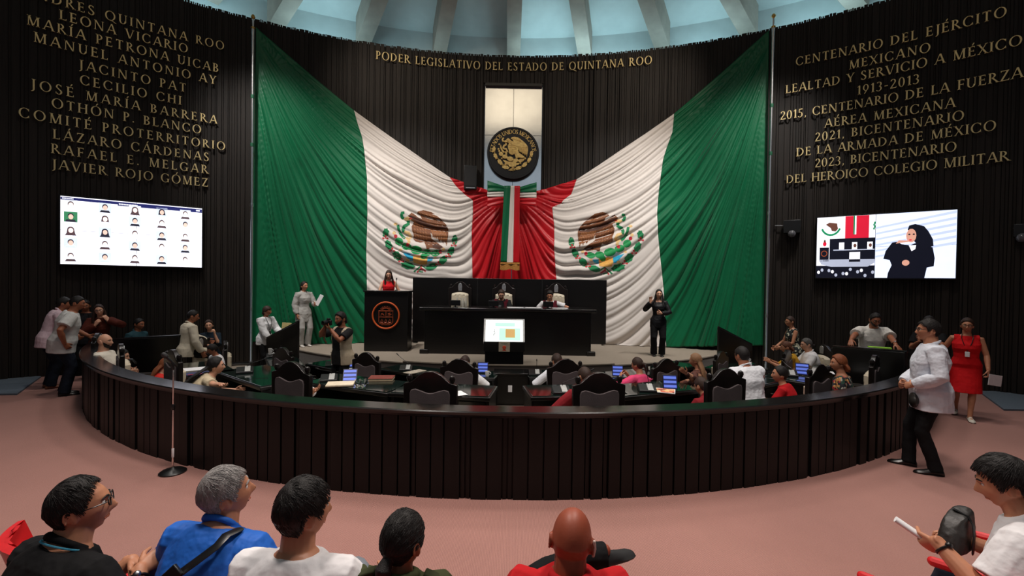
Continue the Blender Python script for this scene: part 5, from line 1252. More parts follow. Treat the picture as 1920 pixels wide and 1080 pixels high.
# ---------------------------------------------------------------- presiding desk
PF = DAIS_H + .035
b = MB().box((-.03, 12.0, PF + .11), (3.45, 1.6, .22)); tag(b.build('floor_platform', m_beige, smooth=False, bevel=.01), kind='structure'); PF2 = PF + .22
t = thing('backdrop', 'wide black panel standing behind the presiding desk', 'panel', (0, 12.7, PF), 0)
a, b_ = aty(774, 520, 12.66), aty(1138, 526, 12.66)
MB().box(((a.x + b_.x) / 2, 0, (a.z - PF) / 2), (b_.x - a.x, .07, a.z - PF)).build('panel', m_wood, t, bevel=.006)
for k in (-1, 1): MB().box(((a.x + b_.x) / 2 + k * (b_.x - a.x) / 6, -.038, (a.z - PF) / 2), (.008, .006, a.z - PF - .02)).build('joint', m_seam, t, smooth=False)
dl, dr = aty(786, 580, 10.5), aty(1119, 583, 10.5); wd = dr.x - dl.x; cx = (dl.x + dr.x) / 2; TZ = 2.116 - (578 - 528.5) / 853.3 * 10.5
t = thing('presiding_desk', 'long glossy black desk on the dais where two officials sit', 'desk', (cx, 10.55, PF), 0)
hh = TZ - PF
MB().box((0, .42, hh - .045), (wd, .95, .07)).build('desktop', m_cap, t, bevel=.012)
MB().box((0, .10, (hh - .09) / 2), (wd - .32, .06, hh - .09)).build('front_panel', m_wood, t, bevel=.006)
for sx in (-1, 1):
    MB().box((sx * (wd / 2 - .13), .45, (hh - .09) / 2), (.07, .7, hh - .09)).build('side_panel', m_wood, t, bevel=.006)
    MB().box((sx * (wd / 2 - .1), .08, .05), (.2, .1, .1)).build('foot', m_wood, t, bevel=.01)
dch = None
for px, py, lab in ((863, 528, 'cream tufted chair left empty at the presiding desk'), (945, 529, 'cream tufted chair behind the man with the phone at the middle of the desk'), (1043, 531, 'cream tufted chair behind the man reaching along the presiding desk')):
    p = aty(px, py, 12.35)
    if dch is None: dch = make_chair('tufted_chair', lab, 'chairs on the dais', (p.z - PF2) / 1.2); c = dch
    else: c = copy_tree(dch); c['label'] = lab
    c.location = (p.x, 12.35 - .19, PF2); c.rotation_euler = (0, 0, pi)
# lectern
lp = atz(723, 659, DAIS_H); lw = 81 / FPX * lp.y; lh = 113 / FPX * lp.y
t = thing('lectern', 'tall black lectern with orange round emblem in front of the flag', 'lectern', (lp.x, lp.y, DAIS_H), .03)
MB().box((0, .28, lh / 2), (lw, .56, lh - .02)).build('body', m_wood, t, bevel=.006)
MB().box((0, .27, lh), (lw + .05, .62, .035)).build('top_board', m_cap, t, bevel=.006)
m_org = mat('burnt_orange_emblem', srgb(196, 84, 34), rough=.45, var=.1); m_copper = mat('copper_lines', srgb(150, 70, 40), rough=.4, metal=.3)
Mf = Matrix(((1, 0, 0), (0, 0, -1), (0, 1, 0))); ez = lh * .6; er = 26.2 / FPX * lp.y
b = MB(); q = [V((er * .94 * cos(a), -.012, ez + er * .94 * sin(a))) for a in [2 * pi * k / 48 for k in range(49)]]
b.tube(q, er * .062, 8, cap=False); b.build('emblem_ring', m_org, t)
b = MB(); s_ = er
def line(pts, w_=.03): b.tube([(x * s_, -.008, ez + z * s_) for x, z in pts], w_ * s_, 6)
line([(-.5, .32), (.5, .32), (.5, -.45), (.42, -.6), (-.42, -.6), (-.5, -.45), (-.5, .32)]); line([(-.5, -.12), (.5, -.12)]); line([(0, .32), (0, -.12)]); line([(-.42, .27), (.42, .27)], .012)
for k in range(9):
    a = radians(20 + 140 * k / 8); line([(.22 * cos(a), .36 + .16 * sin(a)), (.40 * cos(a), .36 + .30 * sin(a))], .022)
line([(-.24, .36), (-.16, .48), (0, .53), (.16, .48), (.24, .36)], .03)
for sx in (-.28, 0, .28): line([(sx - .09, -.5), (sx, -.26), (sx + .09, -.5), (sx - .09, -.5)], .035)
line([(-.36, .0), (-.24, .16), (-.14, .0)], .03); line([(-.32, .12), (-.18, .04)], .03)
for k in range(5): line([(.25, .08), (.25 + .12 * cos(2 * pi * k / 5), .08 + .12 * sin(2 * pi * k / 5))], .028)
line([(-.3, -.68), (.3, -.68)], .02)
b.build('shield', m_copper, t)
sp = PP['speaker']['loc']
tag(MB().box((sp.x, sp.y + .02, (sp.z + DAIS_H) / 2), (.9, .62, max(.05, sp.z - DAIS_H - .004))).build('floor_step', m_beige, smooth=False, bevel=.01), kind='structure')
def gooseneck(label, base, tip, cat='microphone'):
    base, tip = V(base), V(tip); t = thing('gooseneck_microphone', label, cat, base); d = tip - base
    MB().lathe([(.04, 0), (.04, .012), (.012, .02)], 14).build('base', m_blackplastic, t)
    MB().tube([V((0, 0, .01)), V((0, 0, d.z * .4)), d * .55 + V((0, 0, d.z * .18)), d * .9], .006, 6).build('neck', m_blackplastic, t)
    MB().tube([d * .88, d], [.013, .018], 10).build('capsule', m_blackplastic, t); return t
zt = DAIS_H + lh + .018
gooseneck('black gooseneck microphone on the lectern before the speaking woman', (lp.x + .16, lp.y + .34, zt), (lp.x + .13, lp.y + .46, zt + .3))
# kiosk display
kp = atz(945, 684, PF); t = thing('display_kiosk', 'black kiosk with tilted bright display standing at the front of the dais', 'kiosk', (kp.x, kp.y + .02, PF), .015)
s_ = kp.y / FPX
MB().box((0, .24, .14), (73 * s_, .4, .28)).build('base', m_wood, t, bevel=.006)
MB().box((0, .22, .37), (78 * s_, .46, .2)).build('body', m_wood, t, bevel=.006)
def on_tilt(x, z, o=0.0):   # tilted display plane
    return V((x * s_, .02 + .26 * z / 52, .44 + z * .88 * s_)) + V((0, -.86, .5)) * o
def tiltquad(nm, m, x0, x1, z0, z1, o, par, th=.01):
    q = [on_tilt(x0, z0, o), on_tilt(x1, z0, o), on_tilt(x1, z1, o), on_tilt(x0, z1, o)]; k = V((0, .86, -.5)) * th
    return MB().loft([[p + k for p in q], q]).build(nm, m, par, smooth=False)
fr_ = tiltquad('display_frame', mat('white_frame', srgb(225, 225, 225), rough=.4), -39.5, 38.5, 0, 50, 0, t, .06)
tiltquad('screen', glow('screen_white', 232, 240, 236, .95), -36, 35, 3, 47, .006, t)
tiltquad('picture', glow('screen_mint', 170, 226, 196, .9), -10, 30, 5, 30, .012, t, .004); tiltquad('picture', glow('screen_mint', 170, 226, 196, .9), -18, 20, 34, 41, .012, t, .004); tiltquad('picture', glow('screen_tan', 176, 140, 84, .9), 2, 20, 11, 28, .016, t, .004)
b = MB()
for x, z in ((-20, 22), (-19, 19), (-20.5, 17), (-19.5, 25), (-21, 15)): q = [on_tilt(x, z, .016), on_tilt(x + 1.6, z + .4, .016), on_tilt(x + 1.4, z + 1.6, .016), on_tilt(x - .3, z + 1.2, .016)]; b.add(q, [(0, 1, 2, 3)])
b.build('caption', m_blackplastic, t, smooth=False)
MB().box((0, -.013, .37), (21 * s_, .008, .2)).build('notice', mat('buff_notice', srgb(176, 160, 140), rough=.8), t, smooth=False)
b = MB(); b.ball((0, -.02, .36), (.04, .006, .035)); b.ball((0, -.02, .335), (.03, .006, .02)); b.box((0, -.018, .30), (.07, .004, .02)); b.build('notice_print', mat('notice_red', srgb(200, 70, 40)), t)
b = MB().box((0, -.018, .435), (.13, .004, .012)); b.build('notice_heading', mat('notice_grey', srgb(96, 110, 96)), t)

# ---------------------------------------------------------------- video walls
m_frame = mat('black_screen_frame', srgb(12, 12, 13), rough=.4)
def video_wall(label, tl, tr, br_, bl):
    P = [atwall(*q, .16) for q in (tl, tr, br_, bl)]
    L_ = (P[0] + P[3]) / 2; R_ = (P[1] + P[2]) / 2; zt = (P[0].z + P[1].z) / 2; zb = (P[2].z + P[3].z) / 2
    d = V((R_.x - L_.x, R_.y - L_.y, 0)); w_ = d.length; t = thing('video_wall', label, 'screen', (L_.x, L_.y, zb), atan2(d.y, d.x)); h = zt - zb
    MB().box((w_ / 2, .05, h / 2), (w_ + .05, .12, h + .05)).build('housing', m_frame, t, bevel=.006)
    return t, w_, h
def sq(b, w_, h, pts, dep, mi=0):
    b.prism([(x * w_, y * h) for x, y in pts], .002, M=Matrix.Translation((0, -.012 - dep * .003, 0)), mi=mi)
def rect(x0, y0, x1, y1): return [(x0, y0), (x1, y0), (x1, y1), (x0, y1)]
def oval(x, y, rx, ry, n=14, a0=0, a1=360): return [(x + rx * cos(radians(a0 + (a1 - a0) * k / n)), y + ry * sin(radians(a0 + (a1 - a0) * k / n))) for k in range(n + (a1 - a0 < 360))]
t, w_, h = video_wall('left video wall showing a white page of small portraits', (112, 368), (378.5, 390), (379, 500), (114, 497))
S1 = 1.25
for i in (0, 1):
    for j in (0, 1):
        b = MB(); sq(b, w_, h, rect(i * .5 + .0015, j * .5 + .002, i * .5 + .4985, j * .5 + .498), 0); b.build('screen_panel', glow('screen_paper', 240, 240, 252, S1), t, smooth=False)
b = MB(); sq(b, w_, h, rect(.002, .945, .37, .985), 1); sq(b, w_, h, rect(.37, .925, .998, .985), 1); b.build('heading_bar', glow('screen_navy', 32, 36, 92, .9), t, smooth=False)
b = MB()
for k in range(8): sq(b, w_, h, rect(.012 + k * .009, .957, .019 + k * .009, .975), 2)
for k in range(12): sq(b, w_, h, rect(.378 + k * .011, .94, .387 + k * .011, .962), 2)
sq(b, w_, h, rect(.95, .945, .98, .97), 2); b.build('heading_text', glow('screen_text', 225, 228, 240, 1.0), t, smooth=False)
b = MB()
for k, y in enumerate((.80, .60, .41, .22, .03)):
    for x in (.01, .235, .44, .63, .815): sq(b, w_, h, rect(x, y - .012, x + .17, y - .006), 1)
b.build('grid_lines', glow('screen_line', 205, 212, 224, 1.0), t, smooth=False)
HC = [glow('portrait_dark', 84, 66, 70, .9), glow('portrait_black', 44, 44, 56, .9)]; FC = [glow('portrait_skin', 246, 222, 214, 1.15), glow('portrait_skin_b', 230, 190, 174, 1.05)]; BC = [glow('portrait_pale', 226, 234, 246, 1.15), glow('portrait_grey', 200, 210, 224, 1.1), glow('portrait_green', 60, 130, 90, .9)]
for r in range(5):
    for c_ in range(5):
        x, y = (.065, .285, .49, .685, .865)[c_], (.875, .70, .50, .315, .115)[r]; k = r * 5 + c_; long_ = k in (2, 6, 10, 11, 3)
        b = MB(); hw = .042; hh_ = .075
        sq(b, w_, h, rect(x - hw, y - hh_, x + hw, y + hh_), 1, 0)
        sq(b, w_, h, oval(x, y + .014, .019 if not long_ else .022, .042), 2, 2)
        if long_: sq(b, w_, h, [(x - .022, y + .01), (x + .022, y + .01), (x + .03, y - .06), (x - .027, y - .06)], 2, 2)
        sq(b, w_, h, [(x - .036, y - hh_), (x + .036, y - hh_), (x + .026, y - .04), (x - .026, y - .04)], 3, 2 if k % 3 else 0)
        sq(b, w_, h, oval(x + .001, y + .0, .0155, .037), 4, 1)
        b.build('portrait', [BC[2] if k == 5 else BC[k % 2], FC[k % 2], HC[k % 2]], t, smooth=False)
t, w_, h = video_wall('right video wall split between the hall and a woman in a black jacket', (1533, 407), (1795.5, 395), (1790.5, 523), (1530, 520))
b = MB(); sq(b, w_, h, rect(0, 0, .452, 1), 0)
b.build('screen_panel', glow('screen_white_b', 232, 232, 240, 1.0), t, smooth=False)
for j in (0, 1):
    b = MB(); sq(b, w_, h, rect(.455, .49 * j + .003, 1, .49 + .51 * j), 0); b.build('screen_panel', glow('screen_blue_white', 206, 216, 244, 1.15), t, smooth=False)
b = MB()
for k in range(6): sq(b, w_, h, [(.456, .62 + .09 * k - .3), (.456, .65 + .09 * k - .3), (.998, .80 + .09 * k - .3 + .04), (.998, .76 + .09 * k - .3 + .04)] if .8 + .09 * k - .26 < 1 else rect(.456, .9, .7, .92), 1)
b.build('cloth_folds', glow('screen_pale_blue', 184, 196, 230, 1.0), t, smooth=False)
# small picture of the hall
b = MB(); cs = ('screen_red', 'screen_green', 'screen_brown', 'screen_black', 'screen_skin', 'screen_orange', 'screen_beige', 'screen_ivory')
ms = [glow('screen_red', 196, 24, 50, .95), glow('screen_green', 20, 130, 84, .8), glow('screen_brown', 96, 60, 48, .8), glow('screen_black', 16, 18, 32, .6), glow('screen_skin', 206, 150, 130, .9), glow('screen_orange', 150, 70, 40, .8), glow('screen_beige', 170, 176, 196, .8), glow('screen_ivory', 236, 236, 244, 1.1)]
sq(b, w_, h, rect(.225, .64, .405, .998), 1, 0)
for k, m_ in enumerate((1, 7, 0)): sq(b, w_, h, rect(.288 + k * .011, .70, .299 + k * .011, .998), 2, m_)
for k in range(15):
    a = radians(205 + 130 * k / 14); sq(b, w_, h, oval(.112 + .075 * cos(a), .86 + .155 * sin(a), .009, .018, 8), 2, 1)
sq(b, w_, h, [(.07, .88), (.10, .91), (.16, .89), (.168, .80), (.15, .76), (.12, .77), (.11, .82)], 3, 2)
for k in range(4): sq(b, w_, h, oval(.442 + .006 * (k % 2), .78 + .03 * k, .007, .02, 8), 2, 1)
sq(b, w_, h, rect(.105, .30, .452, .64), 2, 3); sq(b, w_, h, rect(.0, .0, .452, .2), 2, 3); sq(b, w_, h, [(.04, .22), (.12, .18), (.4, .18), (.45, .24), (.452, .30), (.02, .30)], 3, 6)
sq(b, w_, h, rect(.025, .27, .10, .50), 3, 3); sq(b, w_, h, oval(.062, .40, .026, .05), 4, 5); sq(b, w_, h, oval(.062, .40, .02, .038), 5, 3)
sq(b, w_, h, oval(.065, .56, .015, .04, 10), 4, 0); sq(b, w_, h, oval(.065, .605, .009, .022, 10), 5, 2)
for x in (.20, .30, .415): sq(b, w_, h, rect(x - .02, .46, x + .02, .575), 3, 7); sq(b, w_, h, oval(x + .003, .52, .012, .03, 10), 4, 2 if x > .25 else 7)
sq(b, w_, h, rect(.135, .445, .45, .462), 4, 6); sq(b, w_, h, rect(.26, .26, .345, .42), 5, 3); sq(b, w_, h, rect(.262, .30, .343, .415), 6, 7)
for k in range(16): sq(b, w_, h, oval(.02 + .028 * k, .09 + .05 * sin(k * 2.3), .012, .028, 8), 3, (7, 6, 3, 6)[k % 4])
b.build('hall_picture', ms, t, smooth=False)
b = MB()
J = [(.545, .0), (.80, .0), (.815, .16), (.86, .18), (.865, .30), (.85, .46), (.79, .50), (.735, .53), (.70, .50), (.64, .52), (.615, .56), (.575, .55), (.53, .42), (.515, .30), (.56, .28), (.575, .20), (.55, .08)]
sq(b, w_, h, J, 2, 3); hair_ = [(.68, .74), (.69, .80), (.73, .82), (.79, .78), (.82, .70), (.85, .58), (.855, .48), (.80, .44), (.75, .50), (.71, .60), (.70, .68)]
sq(b, w_, h, hair_, 3, 3); sq(b, w_, h, oval(.705, .645, .035, .105), 4, 4); sq(b, w_, h, [(.68, .74), (.70, .77), (.75, .70), (.745, .60), (.765, .60), (.78, .74), (.74, .81), (.69, .80)], 5, 3)
sq(b, w_, h, [(.69, .50), (.74, .50), (.735, .44), (.71, .41)], 4, 7); sq(b, w_, h, [(.60, .53), (.62, .58), (.68, .575), (.69, .55), (.63, .54)], 5, 4); sq(b, w_, h, oval(.672, .235, .026, .045), 5, 4)
for x in (.692, .722): sq(b, w_, h, oval(x, .665, .008, .012, 8), 6, 3)
sq(b, w_, h, oval(.70, .58, .011, .011, 8), 6, 0)
b.build('interpreter_picture', ms, t, smooth=False)

# wall speakers and cameras
def wallbox(name, label, cat, px, py, w_, hpx, cam=False):
    p = atwall(px, py, .245); s_ = p.y / FPX; t = thing(name, label, cat, p, -wall_sz(p)[0])
    MB().box((0, .05, 0), (w_ * s_, .22, hpx * s_)).build('housing', m_frame, t, bevel=.01)
    MB().box((0, .165, 0), (.08, .02, .1)).build('bracket', m_frame, t)
    if cam: MB().ball((0, -.03, -hpx * s_ / 2 - .02), (.09, .09, .09)).build('dome', mat('camera_dome', srgb(90, 90, 95), rough=.2), t); MB().tube([(-.36 * cam, .14, .06), (0, .14, .04)], .012, 6).build('arm', m_silver, t)
    else:
        MB().box((0, -.063, .02), (w_ * s_ * .86, .01, hpx * s_ * .8)).build('grille', mat('speaker_grille', srgb(26, 26, 28), rough=.8), t); MB().box((0, -.065, -hpx * s_ * .45), (w_ * s_ * .7, .008, .02)).build('foot_strip', m_silver, t)
wallbox('loudspeaker', 'black loudspeaker on the slatted wall left of the steel panel', 'speaker', 882, 333, 24, 44)
wallbox('dome_camera', 'black camera with pale dome on the wall right of the flag', 'camera', 1485, 425, 28, 24, 1)
wallbox('dome_camera', 'black wall camera at the right edge beyond the right video wall', 'camera', 1917, 432, 22, 24, .3)
# ================================================================ SMALL THINGS
mp = atz(324, 886, 0); t = thing('microphone_stand', 'round based microphone stand on the carpet outside the parapet', 'microphone stand', mp, 0)
zt = aty(322, 690, mp.y).z; m_chrome = mat('chrome_tube', (.7, .66, .64), rough=.25, metal=1)
MB().lathe([(.002, .0), (.125, 0), (.128, .012), (.1, .03), (.03, .045), (.018, .06)], 32).build('base', m_blackplastic, t, angle=60)
MB().tube([(0, 0, .04), (0, 0, zt * .62)], .0105, 10).build('lower_tube', m_chrome, t); MB().tube([(0, 0, zt * .6), (0, 0, zt)], .008, 10).build('upper_tube', m_chrome, t)
MB().lathe([(.016, zt * .60), (.018, zt * .62), (.018, zt * .645), (.012, zt * .655)], 12).build('clutch', m_blackplastic, t); MB().lathe([(.009, .16), (.0125, .17), (.0125, .26), (.009, .27)], 10).build('sticker', m_paper, t)
a, b_ = aty(304, 662, mp.y - .05) - mp, aty(330, 686, mp.y + .02) - mp
MB().tube([(0, 0, zt - .01), (.0, 0, zt + .02), (a + (b_ - a) * .7)], .013, 8).build('clip', m_blackplastic, t)
mm_ = thing('handheld_microphone', 'black handheld microphone clipped on the microphone stand', 'microphone', mp + b_, 0); d = a - b_
MB().tube([V((0, 0, 0)), d * .72], [.011, .017], 12).build('handle', m_blackplastic, mm_); MB().tube([d * .74, d * .88], [.025, .026], 14).build('grille', mat('microphone_mesh', srgb(60, 60, 62), rough=.5, metal=.6, bump=.5, bscale=200), mm_)
m_unit = mat('silver_keypad', srgb(176, 178, 176), rough=.4); m_lcd = glow('tablet_blue', 92, 116, 214, .5); m_lcd2 = glow('tablet_dark_blue', 30, 40, 100, .4)
def conf_unit(label, px, py, z, yw=0, goose=(.0, .18, .26)):
    p = ond(px, py, z, .14); t = thing('microphone_unit', label, 'microphone unit', p, yw, 'microphone units on the desks')
    MB().loft([[V((-.12, -.09, 0)), V((.12, -.09, 0)), V((.12, .09, 0)), V((-.12, .09, 0))], [V((-.115, -.085, .028)), V((.115, -.085, .028)), V((.115, .08, .085)), V((-.115, .08, .085))]]).build('housing', m_blackplastic, t, bevel=.006, smooth=False)
    MB().loft([[V((.0, -.08, .033)), V((.075, -.08, .033)), V((.075, .075, .0865)), V((.0, .075, .0865))], [V((.0, -.08, .037)), V((.075, -.08, .037)), V((.075, .075, .0905)), V((.0, .075, .0905))]]).build('keypad', m_unit, t, smooth=False)
    g = V(goose); MB().tube([V((.03, .06, .08)), V((.03, .06, .12)), V((.03, .06, .1)) + g * .7, V((.03, .06, .1)) + g], .0045, 6).build('neck', m_blackplastic, t); MB().tube([V((.03, .06, .1)) + g * .97, V((.03, .06, .1)) + g * 1.15], .009, 8).build('capsule', m_blackplastic, t)
for px, py, z, yw, g, lab in ((1052, 737, T1, .1, (.4, .1, .16), 'beside the elbow of the man in dark red'), (1217, 735, T1, -.1, (-.02, .1, .2), 'on the magazine desk left of the blue tablet'), (459, 699, T1, .5, (.25, .2, .06), 'on the broad desk behind the woman in beige'), (483, 663, T2, .4, (.1, .1, .1), 'below the slanted panel left of the dais'),
    (622, 686, T2, .3, (-.05, .1, .12), 'in front of the photographer'), (617, 714, T1, .3, (-.2, .1, .05), 'behind the open notebook'), (738, 700, T2, .1, (-.2, .1, .16), 'on the books in front of the lectern'), (1000, 710, T2, 0, (.0, .05, .14), 'right of the central cabinet'), (1480, 705, T1, -.4, (-.1, .1, .1), 'left of the blue tablet near the mustard top')):
    conf_unit('black microphone unit with silver keypad ' + lab, px, py, z, yw, g)
def tablet(label, px, py, z, yw, tilt=.9, w_=.2, h=.2):
    p = ond(px, py, z, .12); t = thing('tablet', label, 'tablet', (p.x, p.y, p.z + .004), yw, 'blue lit tablets on the desks'); M = Rx(tilt)
    MB().box(M @ V((0, 0, h / 2)), (w_, .012, h), M).build('case', m_blackplastic, t, bevel=.004)
    MB().box(M @ V((0, -.008, h / 2)), (w_ - .02, .003, h - .02), M).build('screen', m_lcd2, t, smooth=False)
    b = MB()
    for k in (.2, .5, .8): b.box(M @ V((0, -.0105, h * k)), (w_ - .03, .002, h * .17), M)
    b.build('screen_fields', m_lcd, t, smooth=False)
    MB().tube([M @ V((0, .01, h * .7)), V((0, .12, .0))], .006, 6).build('prop', m_blackplastic, t)
for px, py, z, yw, tl, lab in ((651, 690, T2, .2, -.6, 'right of the photographer'), (655, 717, T1, .2, -.6, 'beside the glass cups'), (1164, 708, T2, -.1, -.35, 'in the hands of the woman in pink'), (1258, 731, T1, -.1, -.35, 'behind the open magazine'), (1504, 704, T1, -.5, -.35, 'left of the chair before the floral blouse'), (905, 700, T2, 0, -.35, 'behind the white sleeve left of the aisle')):
    tablet('blue lit tablet ' + lab, px, py, z, yw, tl)
def mug(label, pos, name='mug', m=None, r=.04, h=.09, handle=True, group='white cups'):
    t = thing(name, label, 'cup', pos, 0, group); m = m or m_white_c
    MB().lathe([(.001, .004), (r * .7, 0), (r * .9, h * .3), (r, h), (r * .93, h), (r * .8, h * .3), (.001, h * .12)], 20).build('bowl', m, t, angle=60)
    if handle: MB().tube([V((r * .9, 0, h * .8)), V((r * 1.5, 0, h * .78)), V((r * 1.6, 0, h * .45)), V((r * .85, 0, h * .25))], .006, 8).build('handle', m, t)
    return t
m_white_c = mat('white_porcelain', srgb(232, 230, 228), rough=.25, var=.02); m_clear = mat('clear_glass', (.95, .97, .97), rough=.03, var=0, trans=1.0)
mug('white mug standing beside the sleeve left of the aisle', ond(913, 706, T2), handle=True); mug('white mug before the woman with streaked hair', ond(1284, 698, T2))
c0 = ond(453, 656, T2); mug('lower white cup of the stack at left', c0); mug('upper white cup of the stack at left', c0 + V((0, 0, .092)))
q = ond(1452, 662, T2); MB().lathe([(.002, .0), (.05, 0), (.08, .012), (.078, .016), (.002, .008)], 24, c=(0, 0, 0)); 
sc_ = MB().lathe([(.002, .0), (.05, 0), (.08, .014), (.078, .018), (.002, .008)], 24).build('saucer', m_white_c); sc_.location = q; tag(sc_, 'white saucer under the cup at right', 'saucer'); mug('white cup on the saucer at right', q + V((0, 0, .014)), 'cup')
mug('glass cup left of its pair beside the tablet', ond(669, 726, T1), 'glass_cup', m_clear, .042, .11, True, 'glass cups on the notebook desk'); mug('glass cup right of its pair beside the tablet', ond(681, 725, T1), 'glass_cup', m_clear, .042, .11, True, 'glass cups on the notebook desk')
pm = PP['mug']; mug('white mug held by the woman in dark blouse', pm['R'] + V((-.06, -.05, -.03)), r=.045, h=.1)
def sheet(name, label, pos, yw, w_, d_, m, cat='paper', th=.003, group=None):
    o = MB().box((0, 0, th / 2), (w_, d_, th)).build(name, m, smooth=False); o.location = pos; o.rotation_euler = (0, 0, yw); return tag(o, label, cat, group)
sheet('paper_sheet', 'white papers at the left end of the broad desk', ond(368, 692, T1), .6, .42, .3, m_paper)
f_ = sheet('folder', 'red edged blue folder beside the white papers at left', ond(372, 702, T1), .7, .3, .22, mat('blue_folder', srgb(36, 44, 90)), 'folder', .012); MB().box((0, -.1, .014), (.26, .02, .006)).build('red_edge', mat('folder_red', srgb(180, 30, 40)), f_)
sheet('paper_sheet', 'white printed sheet in front of the photographer', ond(622, 699, T2), .3, .42, .3, m_paper); 
sheet('paper_sheet', 'white sheet on the glass desk left of the aisle', ond(856, 742, T1), .5, .16, .24, m_paper)
n = thing('notebook', 'open cream notebook under the writing hand', 'notebook', ond(612, 729, T1), .25); MB().box((0, 0, .012), (.36, .26, .022)).build('pages', mat('cream_pages', srgb(232, 218, 192), rough=.8), n, bevel=.004); MB().box((0, 0, .0), (.37, .27, .006)).build('cover', mat('brown_cover', srgb(70, 50, 36)), n)
mg = thing('magazine', 'open colourful magazine on the desk right of the aisle', 'magazine', ond(1275, 745, T1), -.35); MB().box((0, 0, .004), (.36, .26, .008)).build('pages', m_paper, mg)
MB().box((.03, -.01, .0095), (.28, .22, .003)).build('cover_picture', dots('magazine_print', [srgb(226, 196, 130), srgb(214, 120, 90), srgb(240, 228, 200), srgb(90, 50, 40), srgb(230, 160, 120)], 16), mg)
sheet('paper_sheet', 'white papers on the desk right of the floral blouse', ond(1600, 694, T1), -.5, .4, .28, m_paper)
bk = thing('book', 'thick brown book under the microphone unit in front of the lectern', 'book', ond(736, 706, T2), .1); MB().box((0, 0, .02), (.34, .25, .035)).build('pages', mat('aged_pages', srgb(190, 170, 140)), bk); MB().box((0, 0, .04), (.35, .26, .005)).build('cover', mat('red_brown_cover', srgb(120, 50, 40)), bk)
sheet('newspaper', 'crumpled newspaper right of the brown book', ond(757, 703, T2), -.6, .2, .4, mat('newsprint', srgb(186, 176, 160), var=.3, scale=30), 'newspaper', .01)
# on the presiding desk
for k, (px, py) in enumerate(((857, 577), (863, 578), (868, 576.5), (873, 578))):
    p = aty(px, py, 10.9 + .06 * (k % 2)); t = thing('water_bottle', ('leftmost', 'second', 'third', 'rightmost')[k] + ' clear water bottle before the empty tufted chair', 'bottle', (p.x, p.y, TZ - .008), 0, 'bottles on the presiding desk')
    MB().lathe([(.002, 0), (.03, 0), (.032, .02), (.032, .13), (.02, .165), (.012, .18), (.012, .195)], 16).build('body', mat('bottle_plastic', srgb(214, 210, 200), rough=.15, alpha=.75), t); MB().lathe([(.014, .19), (.014, .212), (.002, .214)], 12).build('cap', m_white_c, t)
for px, lab in ((854, 'black desk monitor before the empty tufted chair'), (925.5, 'black desk monitor before the man with the phone'), (1027.5, 'black desk monitor before the man reaching along the desk')):
    p = aty(px, 578, 10.75); t = thing('desk_monitor', lab, 'monitor', (p.x, 10.72, TZ - .008), 0, 'monitors on the presiding desk')
    MB().box((0, 0, .1), (.24, .03, .13)).build('screen_back', m_blackplastic, t, bevel=.006); MB().box((0, .02, .03), (.04, .03, .07)).build('stand', m_blackplastic, t); MB().box((0, .02, .006), (.14, .1, .012)).build('foot', m_blackplastic, t)
for px, lab, yw in ((968, 'white papers left of their pair on the presiding desk', .1), (998, 'white papers right of their pair on the presiding desk', -.1)): sheet('paper_sheet', lab, V((aty(px, 579, 10.8).x, 10.8, TZ - .008)), yw, .42, .3, m_paper, th=.012)
sheet('paper_sheet', 'white paper under the reaching hand on the presiding desk', V((aty(1050, 579, 10.85).x, 10.85, TZ - .008)), 0, .36, .26, m_paper, th=.006)
# held things
def held(name, label, cat, pos, M, d, m, bevel=.002):
    o = MB().box((0, 0, 0), d, M).build(name, m, smooth=False, bevel=bevel); o.location = pos; return tag(o, label, cat)
P = PP['chair']; held('phone', 'dark phone in the hands of the man at the desk middle', 'phone', (P['R'] + P['L']) / 2 + V((0, -.13, .05)), Rx(.9), (.08, .16, .012), m_blackplastic)
P = PP['dress']; held('paper_sheet', 'white folded paper carried by the woman in red dress', 'paper', P['L'] + V((.06, -.05, -.15)), Rz(.2) @ Ry(.15), (.27, .006, .17), m_paper)
P = PP['suit']; held('paper_sheet', 'white folded paper in the hand of the woman in grey suit', 'paper', P['L'] + V((.12, -.02, .1)), Ry(.5), (.1, .01, .3), m_paper)
P = PP['blouse']; held('folder', 'yellow folder held by the woman in white blouse', 'folder', P['L'] + V((.13, -.02, .08)), Ry(.12) @ Rz(.5), (.2, .012, .32), mat('yellow_folder', srgb(232, 214, 150), rough=.8))
P = PP['reader']; hd_, hn_ = V((.1, .72, -.68)).normalized(), V((.73, .45, .52)).normalized(); ht_ = hn_.cross(hd_); cc_ = P['L'] + hd_ * .088 + hn_ * .03; a, b_ = cc_ + ht_ * .155, cc_
b = MB(); b.tube([a, a.lerp(b_, .5), b_ - ht_ * .06], [.024, .024, .024], 14, flat=.6, round_=False); tag(b.build('rolled_paper', m_paper, angle=60), 'rolled white paper in the hand of the man at right', 'paper')
bp = aty(1792, 992, 2.5); t = thing('shoulder_bag', 'black shoulder bag on the lap of the man at right', 'bag', bp, .5)
b = MB(); secs = []
for k in range(9):
    u = k / 8; z = -.13 + .24 * u; sq_ = 1 - .35 * u ** 3; secs.append([V((math.copysign(abs(cos(a_)) ** .6, cos(a_)) * .17 * sq_ + .05 * u, math.copysign(abs(sin(a_)) ** .6, sin(a_)) * (.085 - .03 * u), z + .03 * cos(a_) * u)) for a_ in [2 * pi * j / 24 for j in range(24)]])
b.loft(secs); o = b.build('body', mat('worn_black_leather', srgb(34, 31, 29), rough=.5, bump=.5, bscale=18), t, subdiv=2); wrinkles(o, .018, .09)
f_ = MB(); f_.tube([V((.0, -.092, -.12)), V((.01, -.094, 0)), V((.03, -.082, .06)), V((.045, -.05, .10)), V((.05, .02, .118))], .02, 8, flat=.3, up=(0, -1, 0)).build('strap', m_blackplastic, t)
t.scale = (.78, .78, .78)
